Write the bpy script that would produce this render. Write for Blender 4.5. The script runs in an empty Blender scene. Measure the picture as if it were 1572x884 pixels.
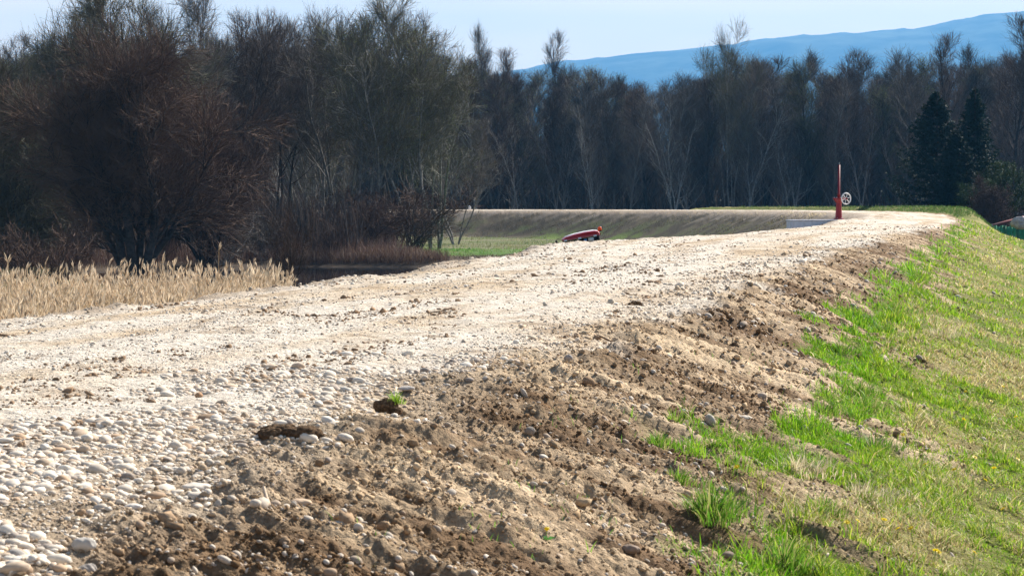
import bpy, math
import numpy as np
from mathutils import Vector, Matrix
R = math.radians
rng = np.random.default_rng(7)
sc = bpy.context.scene
COL = sc.collection

# ------------------------------------------------------------------ camera, sky, sun, exposure
cam_d = bpy.data.cameras.new("camera"); cam = bpy.data.objects.new("camera", cam_d); COL.objects.link(cam)
sc.camera = cam
EYE = 0.9
FPX = 3300.0
cam_d.sensor_width = 36; cam_d.lens = FPX / 1572 * 36
cam_d.clip_start = 0.05; cam_d.clip_end = 60000
cam.location = (0, 0, EYE)
cam.rotation_euler = (R(90) - math.atan((442 - 303) / FPX), 0, 0)
cam_d.dof.use_dof = True; cam_d.dof.focus_distance = 32.0; cam_d.dof.aperture_fstop = 16

SUN_EL, SUN_AZ = 38.0, 42.0      # azimuth clockwise from +Y (view direction) towards +X
w = bpy.data.worlds.new("World"); sc.world = w; w.use_nodes = True
nt = w.node_tree; N = nt.nodes; N.clear()
out = N.new("ShaderNodeOutputWorld"); bg = N.new("ShaderNodeBackground"); sky = N.new("ShaderNodeTexSky")
sky.sky_type = 'NISHITA'; sky.sun_disc = False; sky.sun_elevation = R(SUN_EL); sky.sun_rotation = R(SUN_AZ)
sky.dust_density = 1.6; sky.air_density = 1.0; sky.ozone_density = 1.2
bg.inputs['Strength'].default_value = 0.055
tc = N.new("ShaderNodeTexCoord"); mp = N.new("ShaderNodeMapping"); mp.inputs['Scale'].default_value = (1.0, 1.0, 5.0)
nz = N.new("ShaderNodeTexNoise"); nz.inputs['Scale'].default_value = 2.2; nz.inputs['Detail'].default_value = 5; nz.inputs['Roughness'].default_value = .5
rp = N.new("ShaderNodeValToRGB"); rp.color_ramp.elements[0].position = .42; rp.color_ramp.elements[1].position = .72
rp.color_ramp.elements[0].color = (.02, .02, .02, 1); rp.color_ramp.elements[1].color = (.32, .32, .32, 1)
mx = N.new("ShaderNodeMixRGB"); mx.inputs[2].default_value = (24.5, 16.6, 8.4, 1)
L_ = nt.links.new
L_(tc.outputs['Generated'], mp.inputs[0]); L_(mp.outputs[0], nz.inputs['Vector']); L_(nz.outputs['Fac'], rp.inputs[0])
se = N.new("ShaderNodeSeparateXYZ"); L_(tc.outputs['Generated'], se.inputs[0])     # thin high haze thickens towards the horizon
mr = N.new("ShaderNodeMapRange"); mr.inputs[1].default_value = .0; mr.inputs[2].default_value = .26; mr.inputs[3].default_value = .62; mr.inputs[4].default_value = -.15; L_(se.outputs['Z'], mr.inputs[0])
ad = N.new("ShaderNodeMath"); ad.operation = 'ADD'; ad.use_clamp = True; L_(mr.outputs[0], ad.inputs[0]); L_(rp.outputs[0], ad.inputs[1]); L_(ad.outputs[0], mx.inputs[0]); L_(sky.outputs[0], mx.inputs[1]); L_(mx.outputs[0], bg.inputs['Color']); L_(bg.outputs[0], out.inputs[0])

sd = bpy.data.lights.new("sun", 'SUN'); sd.energy = 5.0; sd.angle = R(.55); sd.color = (1, .95, .87)
sun = bpy.data.objects.new("sun", sd); COL.objects.link(sun)
dv = Vector((math.sin(R(SUN_AZ)) * math.cos(R(SUN_EL)), math.cos(R(SUN_AZ)) * math.cos(R(SUN_EL)), math.sin(R(SUN_EL))))
sun.rotation_euler = dv.to_track_quat('Z', 'Y').to_euler(); sun.location = dv * 50
vs = sc.view_settings; vs.view_transform = 'Standard'; vs.look = 'None'; vs.exposure = 1.2; vs.gamma = 1; vs.use_curve_mapping = False
sc.render.engine = 'CYCLES'; cy = sc.cycles
cy.use_denoising = True; cy.denoising_prefilter = 'ACCURATE'; cy.max_bounces = 5; cy.diffuse_bounces = 3; cy.glossy_bounces = 2; cy.transmission_bounces = 3
cy.transparent_max_bounces = 6; cy.volume_bounces = 0; cy.use_adaptive_sampling = False; cy.adaptive_threshold = .015
cy.caustics_reflective = False; cy.caustics_refractive = False

# ------------------------------------------------------------------ noise and maths helpers
def hsh(ix, iy, s):
    h = (ix.astype(np.int64) * 374761393 + iy.astype(np.int64) * 668265263 + s * 1442695041) & 0xffffffff
    h = ((h ^ (h >> 13)) * 1274126177) & 0xffffffff
    return ((h ^ (h >> 16)) & 0xffffff) / float(0xffffff)
def vnoise(x, y, s=0):
    x = np.asarray(x, float); y = np.asarray(y, float)
    ix = np.floor(x); iy = np.floor(y); fx = x - ix; fy = y - iy
    fx = fx * fx * (3 - 2 * fx); fy = fy * fy * (3 - 2 * fy)
    a = hsh(ix, iy, s); b = hsh(ix + 1, iy, s); c = hsh(ix, iy + 1, s); d = hsh(ix + 1, iy + 1, s)
    return (a + (b - a) * fx + (c - a) * fy + (a - b - c + d) * fx * fy) * 2 - 1
def fbm(x, y, s=0, o=4, g=.5):
    r = 0; a = 1; n = 0
    for i in range(o):
        r = r + a * vnoise(x * 2 ** i + 17.3 * i, y * 2 ** i - 9.1 * i, s + i); n += a; a *= g
    return r / n * 1.6
def sst(a, b, x):
    t = np.clip((x - a) / (b - a), 0, 1); return t * t * (3 - 2 * t)
def softp(u, k): return np.where(u / k > 30, u, k * np.log1p(np.exp(np.clip(u / k, -30, 30))))
def lerp3(a, b, f): return a + (b - a) * f[..., None]
def nrm(v): return v / np.maximum(np.linalg.norm(v, axis=-1, keepdims=True), 1e-9)

# ------------------------------------------------------------------ objects helpers
def new_mesh(name, V, F, mats=None, col=None, smooth=False, mask=None, mi=None):
    """V (n,3); F an int array (m,3|4) or a list of such arrays."""
    me = bpy.data.meshes.new(name)
    V = np.ascontiguousarray(V, dtype=np.float32)
    Fs = F if isinstance(F, list) else [F]
    Fs = [np.asarray(f, np.int32) for f in Fs if len(f)]
    tot = np.concatenate([np.full(len(f), f.shape[1], np.int32) for f in Fs]); idx = np.concatenate([f.ravel() for f in Fs])
    st = np.concatenate([[0], np.cumsum(tot)[:-1]]).astype(np.int32)
    me.vertices.add(len(V)); me.vertices.foreach_set('co', V.ravel())
    me.loops.add(len(idx)); me.loops.foreach_set('vertex_index', idx)
    me.polygons.add(len(tot)); me.polygons.foreach_set('loop_start', st)
    try: me.polygons.foreach_set('loop_total', tot)
    except Exception: pass
    if smooth: me.polygons.foreach_set('use_smooth', np.ones(len(tot), bool))
    if mi is not None: me.polygons.foreach_set('material_index', np.asarray(mi, np.int32))
    me.update(calc_edges=True)
    for nm, c in (('Col', col), ('Mask', mask)):
        if c is not None:
            at = me.color_attributes.new(nm, 'FLOAT_COLOR', 'POINT')
            c4 = np.ones((len(V), 4), np.float32); c4[:, :3] = c; at.data.foreach_set('color', c4.ravel())
    for m in (mats if isinstance(mats, list) else [mats]):
        if m: me.materials.append(m)
    return me
def link(name, me, parent=None, loc=(0, 0, 0), rot=(0, 0, 0), scale=1):
    o = bpy.data.objects.new(name, me); COL.objects.link(o); o.location = loc; o.rotation_euler = rot
    o.scale = (scale,) * 3 if np.isscalar(scale) else scale
    if parent: o.parent = parent
    return o
def tag(o, label=None, cat=None, group=None, kind=None):
    if label: o['label'] = label
    if cat: o['category'] = cat
    if group: o['group'] = group
    if kind: o['kind'] = kind
    return o
def thing(name, label, cat, loc=(0, 0, 0), rot=(0, 0, 0), group=None, scale=1):
    return tag(link(name, None, None, loc, rot, scale), label, cat, group)

class MB:
    """collects solids into one mesh"""
    def __init__(s): s.v = []; s.f3 = []; s.f4 = []; s.n = 0
    def add(s, V, F):
        V = np.asarray(V, float); F = np.asarray(F)
        s.v.append(V); (s.f4 if F.shape[1] == 4 else s.f3).append(F + s.n); s.n += len(V); return s
    def box(s, c, d, rz=0, taper=1, rx=0, ry=0):
        x, y, z = np.array(d) / 2
        V = np.array([(sx * x * (taper if sz > 0 else 1), sy * y * (taper if sz > 0 else 1), sz * z) for sz in (-1, 1) for sy in (-1, 1) for sx in (-1, 1)])
        M = np.array(Matrix.Rotation(rz, 3, 'Z') @ Matrix.Rotation(ry, 3, 'Y') @ Matrix.Rotation(rx, 3, 'X'))
        V = V @ M.T + np.array(c)
        return s.add(V, [(0, 2, 3, 1), (4, 5, 7, 6), (0, 1, 5, 4), (2, 6, 7, 3), (0, 4, 6, 2), (1, 3, 7, 5)])
    def lathe(s, prof, c=(0, 0, 0), n=16, M=None):
        a = np.arange(n) / n * 2 * np.pi; V = []
        for r, z in prof: V += [(r * math.cos(t), r * math.sin(t), z) for t in a]
        V = np.array(V)
        if M is not None: V = V @ np.array(M).T
        V = V + np.array(c); F = []
        for k in range(len(prof) - 1):
            for i in range(n): j = (i + 1) % n; F.append((k * n + i, k * n + j, (k + 1) * n + j, (k + 1) * n + i))
        return s.add(V, F)
    def tube(s, P, r, n=8):
        P = np.asarray(P, float)[None]; r = np.broadcast_to(np.asarray(r, float), (P.shape[1],))[None]
        V, F = tubes(P, r, n); s.add(V, F)
        return s
    def torus(s, c, Rr, r, n=28, m=8, M=None):
        V = []; F = []
        for i in range(n):
            a = i / n * 2 * math.pi
            for j in range(m):
                b = j / m * 2 * math.pi; V.append(((Rr + r * math.cos(b)) * math.cos(a), (Rr + r * math.cos(b)) * math.sin(a), r * math.sin(b)))
                F.append((i * m + j, ((i + 1) % n) * m + j, ((i + 1) % n) * m + (j + 1) % m, i * m + (j + 1) % m))
        V = np.array(V)
        if M is not None: V = V @ np.array(M).T
        return s.add(V + np.array(c), F)
    def mesh(s, name, mat, smooth=False, bevel=0):
        F = []
        if s.f4: F.append(np.concatenate(s.f4))
        if s.f3: F.append(np.concatenate(s.f3))
        return new_mesh(name, np.concatenate(s.v), F, mat, smooth=smooth)
    def build(s, name, mat, parent=None, smooth=False, bevel=0, **k):
        o = link(name, s.mesh(name, mat, smooth), parent, **k)
        if bevel:
            b = o.modifiers.new('bevel', 'BEVEL'); b.width = bevel; b.segments = 2
        return o

def tubes(P, Rd, m):
    """P (n,k,3) polylines, Rd (n,k) radii -> verts, quads (m sides)"""
    n, k, _ = P.shape
    T = np.gradient(P, axis=1); T = nrm(T)
    ref = np.where(np.abs(T[:, :1, 2:3]) > .8, np.array([1., 0, 0]), np.array([0, 0, 1.]))
    U = nrm(np.cross(T, np.broadcast_to(ref, T.shape))); W = np.cross(T, U)
    a = np.arange(m) / m * 2 * np.pi
    V = P[:, :, None] + Rd[:, :, None, None] * (U[:, :, None] * np.cos(a)[None, None, :, None] + W[:, :, None] * np.sin(a)[None, None, :, None])
    i = np.arange(n)[:, None, None] * k * m; j = np.arange(k - 1)[None, :, None] * m; q = np.arange(m)[None, None, :]; q2 = (q + 1) % m
    F = np.stack([i + j + q, i + j + q2, i + j + m + q2, i + j + m + q], -1).reshape(-1, 4)
    return V.reshape(-1, 3), F
def ribbons(P, Rd, rg=rng):
    n, k, _ = P.shape
    T = nrm(np.gradient(P, axis=1)); a = rg.normal(size=(n, 1, 3)); U = nrm(np.cross(T, np.broadcast_to(a, T.shape)))
    V = np.stack([P - U * Rd[..., None], P + U * Rd[..., None]], 2)
    i = np.arange(n)[:, None] * k * 2; j = np.arange(k - 1)[None] * 2
    F = np.stack([i + j, i + j + 1, i + j + 3, i + j + 2], -1).reshape(-1, 4)
    return V.reshape(-1, 3), F
def join(parts):
    v = []; f = []; n = 0
    for V, F in parts: v.append(V); f.append(F + n); n += len(V)
    return np.concatenate(v), np.concatenate(f)

# ------------------------------------------------------------------ materials
def mat(name, col=(.5, .5, .5), rough=.8, metal=0, noise=None, bump=0, bscale=30, trans=0, attr=False, spec=.3, rnd=0):
    m = bpy.data.materials.new(name); m.use_nodes = True; t = m.node_tree; n = t.nodes; b = n['Principled BSDF']; l = t.links.new
    b.inputs['Base Color'].default_value = (*col, 1); b.inputs['Roughness'].default_value = rough
    b.inputs['Metallic'].default_value = metal; b.inputs['Specular IOR Level'].default_value = spec
    src = None
    if attr:
        a = n.new('ShaderNodeAttribute'); a.attribute_name = 'Col'; src = a.outputs['Color']
    if noise or bump:
        x = n.new('ShaderNodeTexCoord'); z = n.new('ShaderNodeTexNoise'); z.inputs['Scale'].default_value = bscale; z.inputs['Detail'].default_value = 6
        l(x.outputs['Object'], z.inputs['Vector'])
        if noise:
            r = n.new('ShaderNodeMapRange'); r.inputs[1].default_value = .3; r.inputs[2].default_value = .7; r.inputs[3].default_value = 1 - noise; r.inputs[4].default_value = 1 + noise
            l(z.outputs['Fac'], r.inputs[0]); g = n.new('ShaderNodeVectorMath'); g.operation = 'SCALE'
            if src: l(src, g.inputs[0])
            else: g.inputs[0].default_value = col
            l(r.outputs[0], g.inputs['Scale']); src = g.outputs[0]
        if bump:
            u = n.new('ShaderNodeBump'); u.inputs['Strength'].default_value = .6; u.inputs['Distance'].default_value = bump
            l(z.outputs['Fac'], u.inputs['Height']); l(u.outputs[0], b.inputs['Normal'])
    if rnd:
        oi = n.new('ShaderNodeObjectInfo'); r = n.new('ShaderNodeMapRange'); r.inputs[3].default_value = 1 - rnd; r.inputs[4].default_value = 1 + rnd
        l(oi.outputs['Random'], r.inputs[0]); g = n.new('ShaderNodeVectorMath'); g.operation = 'SCALE'
        if src: l(src, g.inputs[0])
        else: g.inputs[0].default_value = col
        l(r.outputs[0], g.inputs['Scale']); src = g.outputs[0]
    if src: l(src, b.inputs['Base Color'])
    if trans:
        tr = n.new('ShaderNodeBsdfTranslucent'); ms = n.new('ShaderNodeMixShader'); ms.inputs[0].default_value = trans
        if src: l(src, tr.inputs[0])
        else: tr.inputs[0].default_value = (*col, 1)
        l(b.outputs[0], ms.inputs[1]); l(tr.outputs[0], ms.inputs[2]); l(ms.outputs[0], n['Material Output'].inputs[0])
    return m

# ------------------------------------------------------------------ the levee: centre line, height field, ground cover
CLP = np.array([(-6.6, -14, 0), (-5.2, -6, 0), (-4.25, 0, 0), (-3.5, 5, 0), (-2.75, 9, 0), (-2.0, 12.5, 0), (-.35, 20, 0), (3.65, 38.6, 0), (8.45, 58, 0), (14, 80, 0),
                (18.3, 100, 0), (21.5, 120, 0), (24, 145, -.05), (25, 170, -.15), (23, 195, -.25), (18, 215, -.35), (8, 235, -.45), (-7, 250, -.52), (-28, 260, -.6),
                (-60, 266, -.65), (-110, 268, -.7), (-260, 268, -.7)], float)
def catmull(P, n):
    o = []
    for i in range(len(P) - 1):
        a = P[max(i - 1, 0)]; b = P[i]; c = P[i + 1]; d = P[min(i + 2, len(P) - 1)]
        for k in range(n):
            t = k / n; o.append(.5 * (2 * b + (c - a) * t + (2 * a - 5 * b + 4 * c - d) * t * t + (3 * b - a - 3 * c + d) * t ** 3))
    o.append(P[-1]); return np.array(o)
CL = catmull(CLP, 4)
SEG = np.r_[0, np.cumsum(np.hypot(*np.diff(CL[:, :2], axis=0).T))]
def st(x, y):
    x = np.asarray(x, float); y = np.asarray(y, float)
    best = np.full(x.shape, 1e18); S = np.zeros(x.shape); T = np.zeros(x.shape); Z = np.zeros(x.shape)
    for i in range(len(CL) - 1):
        a = CL[i]; b = CL[i + 1]; dx, dy = b[0] - a[0], b[1] - a[1]; l2 = dx * dx + dy * dy
        u = np.clip(((x - a[0]) * dx + (y - a[1]) * dy) / l2, 0, 1); ex = x - a[0] - u * dx; ey = y - a[1] - u * dy; d = ex * ex + ey * ey
        m = d < best; best[m] = d[m]
        S[m] = (np.sign(dy * ex - dx * ey) * np.sqrt(d))[m]; T[m] = (SEG[i] + u * math.sqrt(l2))[m]; Z[m] = (a[2] + u * (b[2] - a[2]))[m]
    return S, T, Z
LOW = -3.5
def wleft(T): return np.interp(T, [0, 32, 38, 44, 50, 56, 61, 66, 71, 83, 100, 400], [3.3, 3.3, 3.1, 2.95, 3.2, 3.8, 4.3, 3.6, 2.6, 2.1, 2.2, 2.4])
def pond(x, y):     # <0 inside the water
    e1 = np.hypot((x + 13) / 16, (y - 128) / 20) + .1 * fbm(x / 9, y / 9, 5, 3)
    e2 = np.hypot((x + 30) / 26, (y - 88) / 22) + .08 * fbm(x / 9, y / 9, 6, 3)
    return np.minimum(e1, e2) - 1
def height(x, y, fine=True):
    S, T, Z = st(x, y)
    z = Z - .012 * S * S * np.exp(-(S / 4) ** 4) - .38 * softp(S - 2.3, .3) - .5 * softp(-S - wleft(T), .2)
    # low grassy bank on the outer side where the levee bends
    z = z + .95 * sst(125, 140, T) * (1 - sst(235, 250, T)) * np.exp(-((S - 4.0) / 1.0) ** 2)
    low = LOW + .12 * fbm(x / 14, y / 14, 3, 3) - .9 * sst(.1, -.25, pond(x, y)) + .0 * x
    z = low + softp(z - low, .3)
    if not fine: return z, S, T
    near = 1 - sst(45, 130, np.hypot(x, y))
    off = np.abs(S) < 16
    dirt = sst(1.5, 2.3, S) * (1 - sst(5, 8, S)); grs = grassiness(S, T, x, y)
    road = (1 - sst(1.5, 2.2, S)) * (1 - sst(2.2, 3.0, -S)); lsh = sst(2.1, 2.9, -S)
    d = road * (.014 * fbm(S / .45, T / 3.5, 11, 3) + .012 * fbm(x / .5, y / .5, 12, 3) + .006 * fbm(x / .09, y / .09, 13, 2))
    # lumps and down-slope runnels on the bare earth
    st_ = fbm(T / .22, S / 1.1, 21, 3); q = fbm(x / .55, y / .55, 22, 3); c = fbm(x / .10, y / .10, 23, 3); c2 = fbm(x / .035, y / .035, 24, 2)
    rid = 1 - np.abs(fbm(T / .5 + .4 * q, S / 2.4, 25, 3))
    d = d + dirt * (1 - .6 * grs) * (.046 * st_ + .024 * q + .018 * c + .012 * c2 + .036 * rid + .016 * fbm(T / .07, S / .5, 26, 2))
    d = d + dirt * grs * .02 * fbm(x / .3, y / .3, 31, 3)
    d = d + lsh * (1 - sst(4.5, 6.5, -S)) * (.05 * fbm(x / .45, y / .9, 41, 4) + .02 * fbm(x / .12, y / .12, 42, 3))
    d = d + (1 - sst(7, 14, S)) * sst(3.4, 5, S) * .03 * fbm(x / 1.3, y / 1.3, 43, 3)
    # spoil heaps beside the headwall and along the inner edge
    for hx, hy, hr, hh in ((11.0, 77.6, 1.1, .02), (12.3, 78.6, .8, .12), (13.6, 80.3, 1.0, .07), (-1.1, 32.5, 1.1, .09), (0.9, 41.5, 1.5, .07), (-3.0, 21.8, .35, .05), (16.2, 92, 1.2, .10), (18.0, 104, 1.6, .07), (14.6, 88, 1.2, .06)):
        g = np.exp(-((x - hx) ** 2 + ((y - hy) / 1.8) ** 2) / hr ** 2); d = d + hh * g * (1 + .5 * fbm(x / .25, y / .4, 51, 3))
    return z + d * np.where(off, 1, 0), S, T
def sgrass(T): return np.interp(T, [0, 20, 23.7, 24.8, 25.8, 27, 30, 32.2, 33.5, 39.8, 50, 60, 76, 95, 130, 400], [3.9, 3.8, 3.6, 3.25, 3.0, 3.3, 3.6, 3.5, 3.2, 3.1, 3.15, 3.05, 2.85, 2.5, 2.7, 2.7])
def grassiness(S, T, x, y):
    e = S - sgrass(T) + .34 * fbm(x / .7, y / .9, 61, 3) + .12 * fbm(x / .2, y / .25, 62, 2)
    g = sst(-.10, .22, e)
    hole = sst(.12, .5, fbm(T / .9, S / .7, 63, 3)) * (1 - sst(.7, 1.6, S - sgrass(T)))
    return g * (1 - .85 * hole)
def straw(x, y, S, T):
    return np.clip(.24 + .85 * fbm(x / .9, y / 1.3, 71, 4) + .22 * sst(.4, 1.6, S - sgrass(T)) - .55 * sst(.75, .1, S - sgrass(T)) - .2 * sst(3, 6, S - sgrass(T)), 0, 1)
C = lambda *a: np.array(a, float)
def cover(x, y, S, T, z):
    n = fbm(x / 1.4, y / 1.4, 81, 4); n2 = fbm(x / .25, y / .25, 82, 3); tr = fbm(S / .5, T / 6, 83, 3)
    grav = lerp3(C(.66, .58, .48) + 0 * x[..., None], C(.54, .41, .27), np.clip(.30 + .75 * tr + .25 * n2 + .35 * n, 0, 1))
    grav = lerp3(grav, C(.30, .22, .15), sst(.42, .85, n2 + .6 * n + .35 * tr) * .6)
    run = fbm(T / .20, S / 1.7, 84, 4)
    dirt = lerp3(C(.175, .108, .058) + 0 * x[..., None], C(.56, .42, .27), np.clip(.36 + .85 * run + .45 * n + .25 * n2, 0, 1))
    g = np.maximum(grassiness(S, T, x, y), sst(2.7, 3.0, S) * (T > 128)); sw = straw(x, y, S, T)
    turf = lerp3(C(.125, .155, .02) + 0 * x[..., None], C(.31, .26, .10), np.clip(sw * .9 + .2 * n2, 0, 1))
    e = .22 * n + .10 * n2
    peb = sst(-.1, .5, S - .75 * fbm(x / .8, y / .8, 301, 2) - .22 * (np.hypot(x, y) - 5)) * (1 - sst(12, 14, np.hypot(x, y))); grav = lerp3(grav, C(.36, .27, .18), peb * .8)
    c = lerp3(grav, dirt, sst(1.95, 2.35, S + e))
    c = lerp3(c, turf, g * (S > 0))
    # inner side
    inn = lerp3(C(.30, .22, .15) + 0 * x[..., None], C(.44, .36, .28), np.clip(.5 + .6 * n2, 0, 1))
    c = lerp3(c, inn, sst(wleft(T) - .75, wleft(T) - .15, -S + e) * .85)
    # the far inner slope and meadow
    D = -S; wl = wleft(T)
    f = fbm(T / 2.2, S / 3.5, 91, 4); f2 = fbm(x / 12, y / 7, 92, 3); f3 = fbm(x / 1.1, y / 1.0, 93, 4)
    slope = lerp3(C(.055, .045, .028) + 0 * x[..., None], C(.115, .09, .06), np.clip(.4 + .7 * f + .7 * f3, 0, 1))
    slope = lerp3(slope, C(.085, .105, .035), np.clip(.3 + .9 * f2 + 1.1 * f3, 0, 1) * sst(wl + .8, wl + 4, D) * .85)
    slope = lerp3(slope, C(.30, .25, .20), sst(2.0, .2, D - wl + 1.3 * fbm((T + .8 * S) / .8, S / 6, 94, 3)) * .7)
    slope = lerp3(slope, C(.12, .17, .035), sst(.25, .5, f2 + .4 * f3 + .25) * sst(wl + 4.0, wl + 5.5, D) * (1 - sst(wl + 8, wl + 9.5, D)) * sst(200, 215, T) * (1 - sst(265, 275, T)))
    mead = lerp3(C(.105, .135, .045) + 0 * x[..., None], C(.21, .18, .115), np.clip(.40 + .9 * fbm(x / 16, y / 5, 95, 4) + .3 * f3, 0, 1))
    viv = sst(1.15, .8, np.hypot((x + 8) / 11, (y - 172) / 13) + .2 * f3)
    mead = lerp3(mead, C(.07, .17, .02), viv * np.clip(.75 + .6 * f3, 0, 1))
    dark = sst(1.5, 1.0, np.hypot((x + 14) / 15, (y - 150) / 24)) * (1 - viv)
    mead = lerp3(mead, C(.075, .055, .04), np.clip(dark, 0, 1))
    far = lerp3(slope, mead, sst(wl + 7.5, wl + 9, D + .8 * f3))
    c = lerp3(c, far, sst(wl + .3, wl + .9, D + .3 * n2))
    out_ = lerp3(C(.10, .13, .04) + 0 * x[..., None], C(.05, .045, .03), sst(9, 14, np.abs(S)))
    c = lerp3(c, out_, (S > 9) * 1.0)
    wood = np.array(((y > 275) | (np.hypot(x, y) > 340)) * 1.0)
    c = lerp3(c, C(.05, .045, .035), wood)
    mk = np.zeros(c.shape); mk[..., 0] = (1 - sst(1.95, 2.35, S + e)) * (1 - sst(wl, wl + .6, D)); mk[..., 1] = g * (S > 0); mk[..., 2] = sst(1.95, 2.35, S + e) * (1 - g)
    return c, mk

def ground_mesh():
    rr = list(np.geomspace(.06, 4.4, 26)); r = 4.4
    while r < 62: r += min(r * r / 3600, .085); rr.append(r)
    while r < 290: r += .7; rr.append(r)
    while r < 10900: r *= 1.06; rr.append(r)
    rr = np.array(rr)
    th = np.concatenate([np.linspace(-180, -22, 34)[:-1], np.linspace(-22, -16.5, 60)[:-1], np.linspace(-16.5, 16.5, 1050), np.linspace(16.5, 22, 60)[1:], np.linspace(22, 180, 34)[1:-1]])
    th = R(1) * th; n = len(th)
    X = rr[:, None] * np.sin(th)[None]; Y = rr[:, None] * np.cos(th)[None]
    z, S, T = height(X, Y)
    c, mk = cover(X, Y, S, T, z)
    V = np.stack([X, Y, z], -1).reshape(-1, 3)
    i = np.arange(len(rr) - 1)[:, None] * n; j = np.arange(n)[None]; j2 = (j + 1) % n
    F = np.stack([i + j, i + n + j, i + n + j2, i + j2], -1).reshape(-1, 4)
    cz = height(np.array([0.]), np.array([0.]))[0][0]
    V = np.vstack([V, [[0, 0, cz]]]); ci = len(V) - 1
    F3 = np.stack([np.full(n, ci), np.arange(n), (np.arange(n) + 1) % n], -1)
    cc = np.vstack([c.reshape(-1, 3), c.reshape(-1, 3)[:1]]); mm = np.vstack([mk.reshape(-1, 3), mk.reshape(-1, 3)[:1]])
    F = F[:, ::-1]; return V, [F, F3], cc, mm

def ground_material():
    m = bpy.data.materials.new('levee_ground'); m.use_nodes = True; t = m.node_tree; n = t.nodes; l = t.links.new; b = n['Principled BSDF']
    b.inputs['Roughness'].default_value = .95; b.inputs['Specular IOR Level'].default_value = .12
    a = n.new('ShaderNodeAttribute'); a.attribute_name = 'Col'; k = n.new('ShaderNodeAttribute'); k.attribute_name = 'Mask'
    sp = n.new('ShaderNodeSeparateColor'); l(k.outputs['Color'], sp.inputs[0])
    g = n.new('ShaderNodeNewGeometry')
    def noise(s, d=5, r=.6):
        z = n.new('ShaderNodeTexNoise'); z.inputs['Scale'].default_value = s; z.inputs['Detail'].default_value = d; z.inputs['Roughness'].default_value = r; l(g.outputs['Position'], z.inputs['Vector']); return z.outputs['Fac']
    def vor(s):
        z = n.new('ShaderNodeTexVoronoi'); z.inputs['Scale'].default_value = s; l(g.outputs['Position'], z.inputs['Vector']); return z
    def mth(op, x, y):
        q = n.new('ShaderNodeMath'); q.operation = op
        for i, v in enumerate((x, y)):
            if isinstance(v, (int, float)): q.inputs[i].default_value = v
            else: l(v, q.inputs[i])
        return q.outputs[0]
    def rng_(v, a0, a1, b0, b1):
        q = n.new('ShaderNodeMapRange')
        for i, u in enumerate((a0, a1, b0, b1)): q.inputs[i + 1].default_value = u
        l(v, q.inputs[0]); return q.outputs[0]
    v1 = vor(38); v2 = vor(14); n1 = noise(55, 4, .7); n2 = noise(9, 6, .65)
    vs1 = n.new('ShaderNodeSeparateColor'); l(v1.outputs['Color'], vs1.inputs[0]); vs2 = n.new('ShaderNodeSeparateColor'); l(v2.outputs['Color'], vs2.inputs[0])
    f = mth('MULTIPLY', rng_(n1, .3, .7, .62, 1.25), rng_(n2, .3, .7, .86, 1.12))
    f = mth('MULTIPLY', f, rng_(vs1.outputs[0], 0, 1, .78, 1.14)); f = mth('MULTIPLY', f, rng_(vs2.outputs[0], 0, 1, .86, 1.08))
    sc_ = n.new('ShaderNodeVectorMath'); sc_.operation = 'SCALE'; l(a.outputs['Color'], sc_.inputs[0]); l(f, sc_.inputs['Scale'])
    l(sc_.outputs[0], b.inputs['Base Color'])
    h = mth('ADD', mth('MULTIPLY', v1.outputs['Distance'], -.010), mth('MULTIPLY', n2, .04)); h = mth('ADD', h, mth('MULTIPLY', n1, .022))
    h = mth('ADD', h, mth('MULTIPLY', v2.outputs['Distance'], -.014))
    u = n.new('ShaderNodeBump'); u.inputs['Strength'].default_value = .9; u.inputs['Distance'].default_value = 1.0; l(h, u.inputs['Height']); l(u.outputs[0], b.inputs['Normal'])
    return m
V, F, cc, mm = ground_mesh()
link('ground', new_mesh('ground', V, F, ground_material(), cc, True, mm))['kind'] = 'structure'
del V, F, cc, mm
def gz(x, y, fine=True):
    return height(np.atleast_1d(np.asarray(x, float)), np.atleast_1d(np.asarray(y, float)), fine)[0]
def g1(x, y): return float(gz(x, y)[0])
def at(px, D): return (px - 786) / FPX * D       # lateral position of a photo column at a distance (survey of the place)

# water of the pond
pm = mat('pond_water', (.008, .010, .014), .03, spec=.35, bump=.0015, bscale=1.5)
me = new_mesh('pond', np.array([(-80, 60, -3.85), (10, 60, -3.85), (10, 156, -3.85), (-80, 156, -3.85)]), np.array([[0, 1, 2, 3]]), pm)
link('pond', me)['kind'] = 'structure'

# ------------------------------------------------------------------ the blue hill far away
def hill():
    xs = np.linspace(-9000, 9000, 420); ys = np.linspace(7000, 11200, 110)
    D0 = 9500.
    pxs = np.array([-2200, -600, 300, 700, 780, 850, 1000, 1100, 1200, 1300, 1400, 1450, 1500, 1572, 1800, 2400, 3600]); pys = np.array([300, 260, 190, 128, 104, 89, 76, 65, 51, 45, 39, 28, 18, 14, 20, 70, 200])
    X, Y = np.meshgrid(xs, ys)
    px = 786 + X / D0 * FPX; rid = (303 - np.interp(px, pxs, pys)) / FPX * D0
    u = (Y - D0) / 1900; Z = rid * np.exp(-u ** 2 * np.where(u < 0, 1.3, .8)) * (1 + .05 * fbm(X / 900, Y / 900, 201, 4) * np.minimum(1, np.abs(u) * 2)) + 7 * fbm(X / 60, Y / 90, 202, 3) - 25
    nx, ny = len(xs), len(ys); i = np.arange(ny - 1)[:, None] * nx; j = np.arange(nx - 1)[None]
    F = np.stack([i + j, i + j + 1, i + nx + j + 1, i + nx + j], -1).reshape(-1, 4)
    return new_mesh('hill', np.stack([X, Y, Z], -1).reshape(-1, 3), F, mat('hill_woods', (.05, .055, .035), .95, noise=.95, bscale=.006, bump=14), smooth=True)
link('hill', hill())['kind'] = 'structure'

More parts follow.
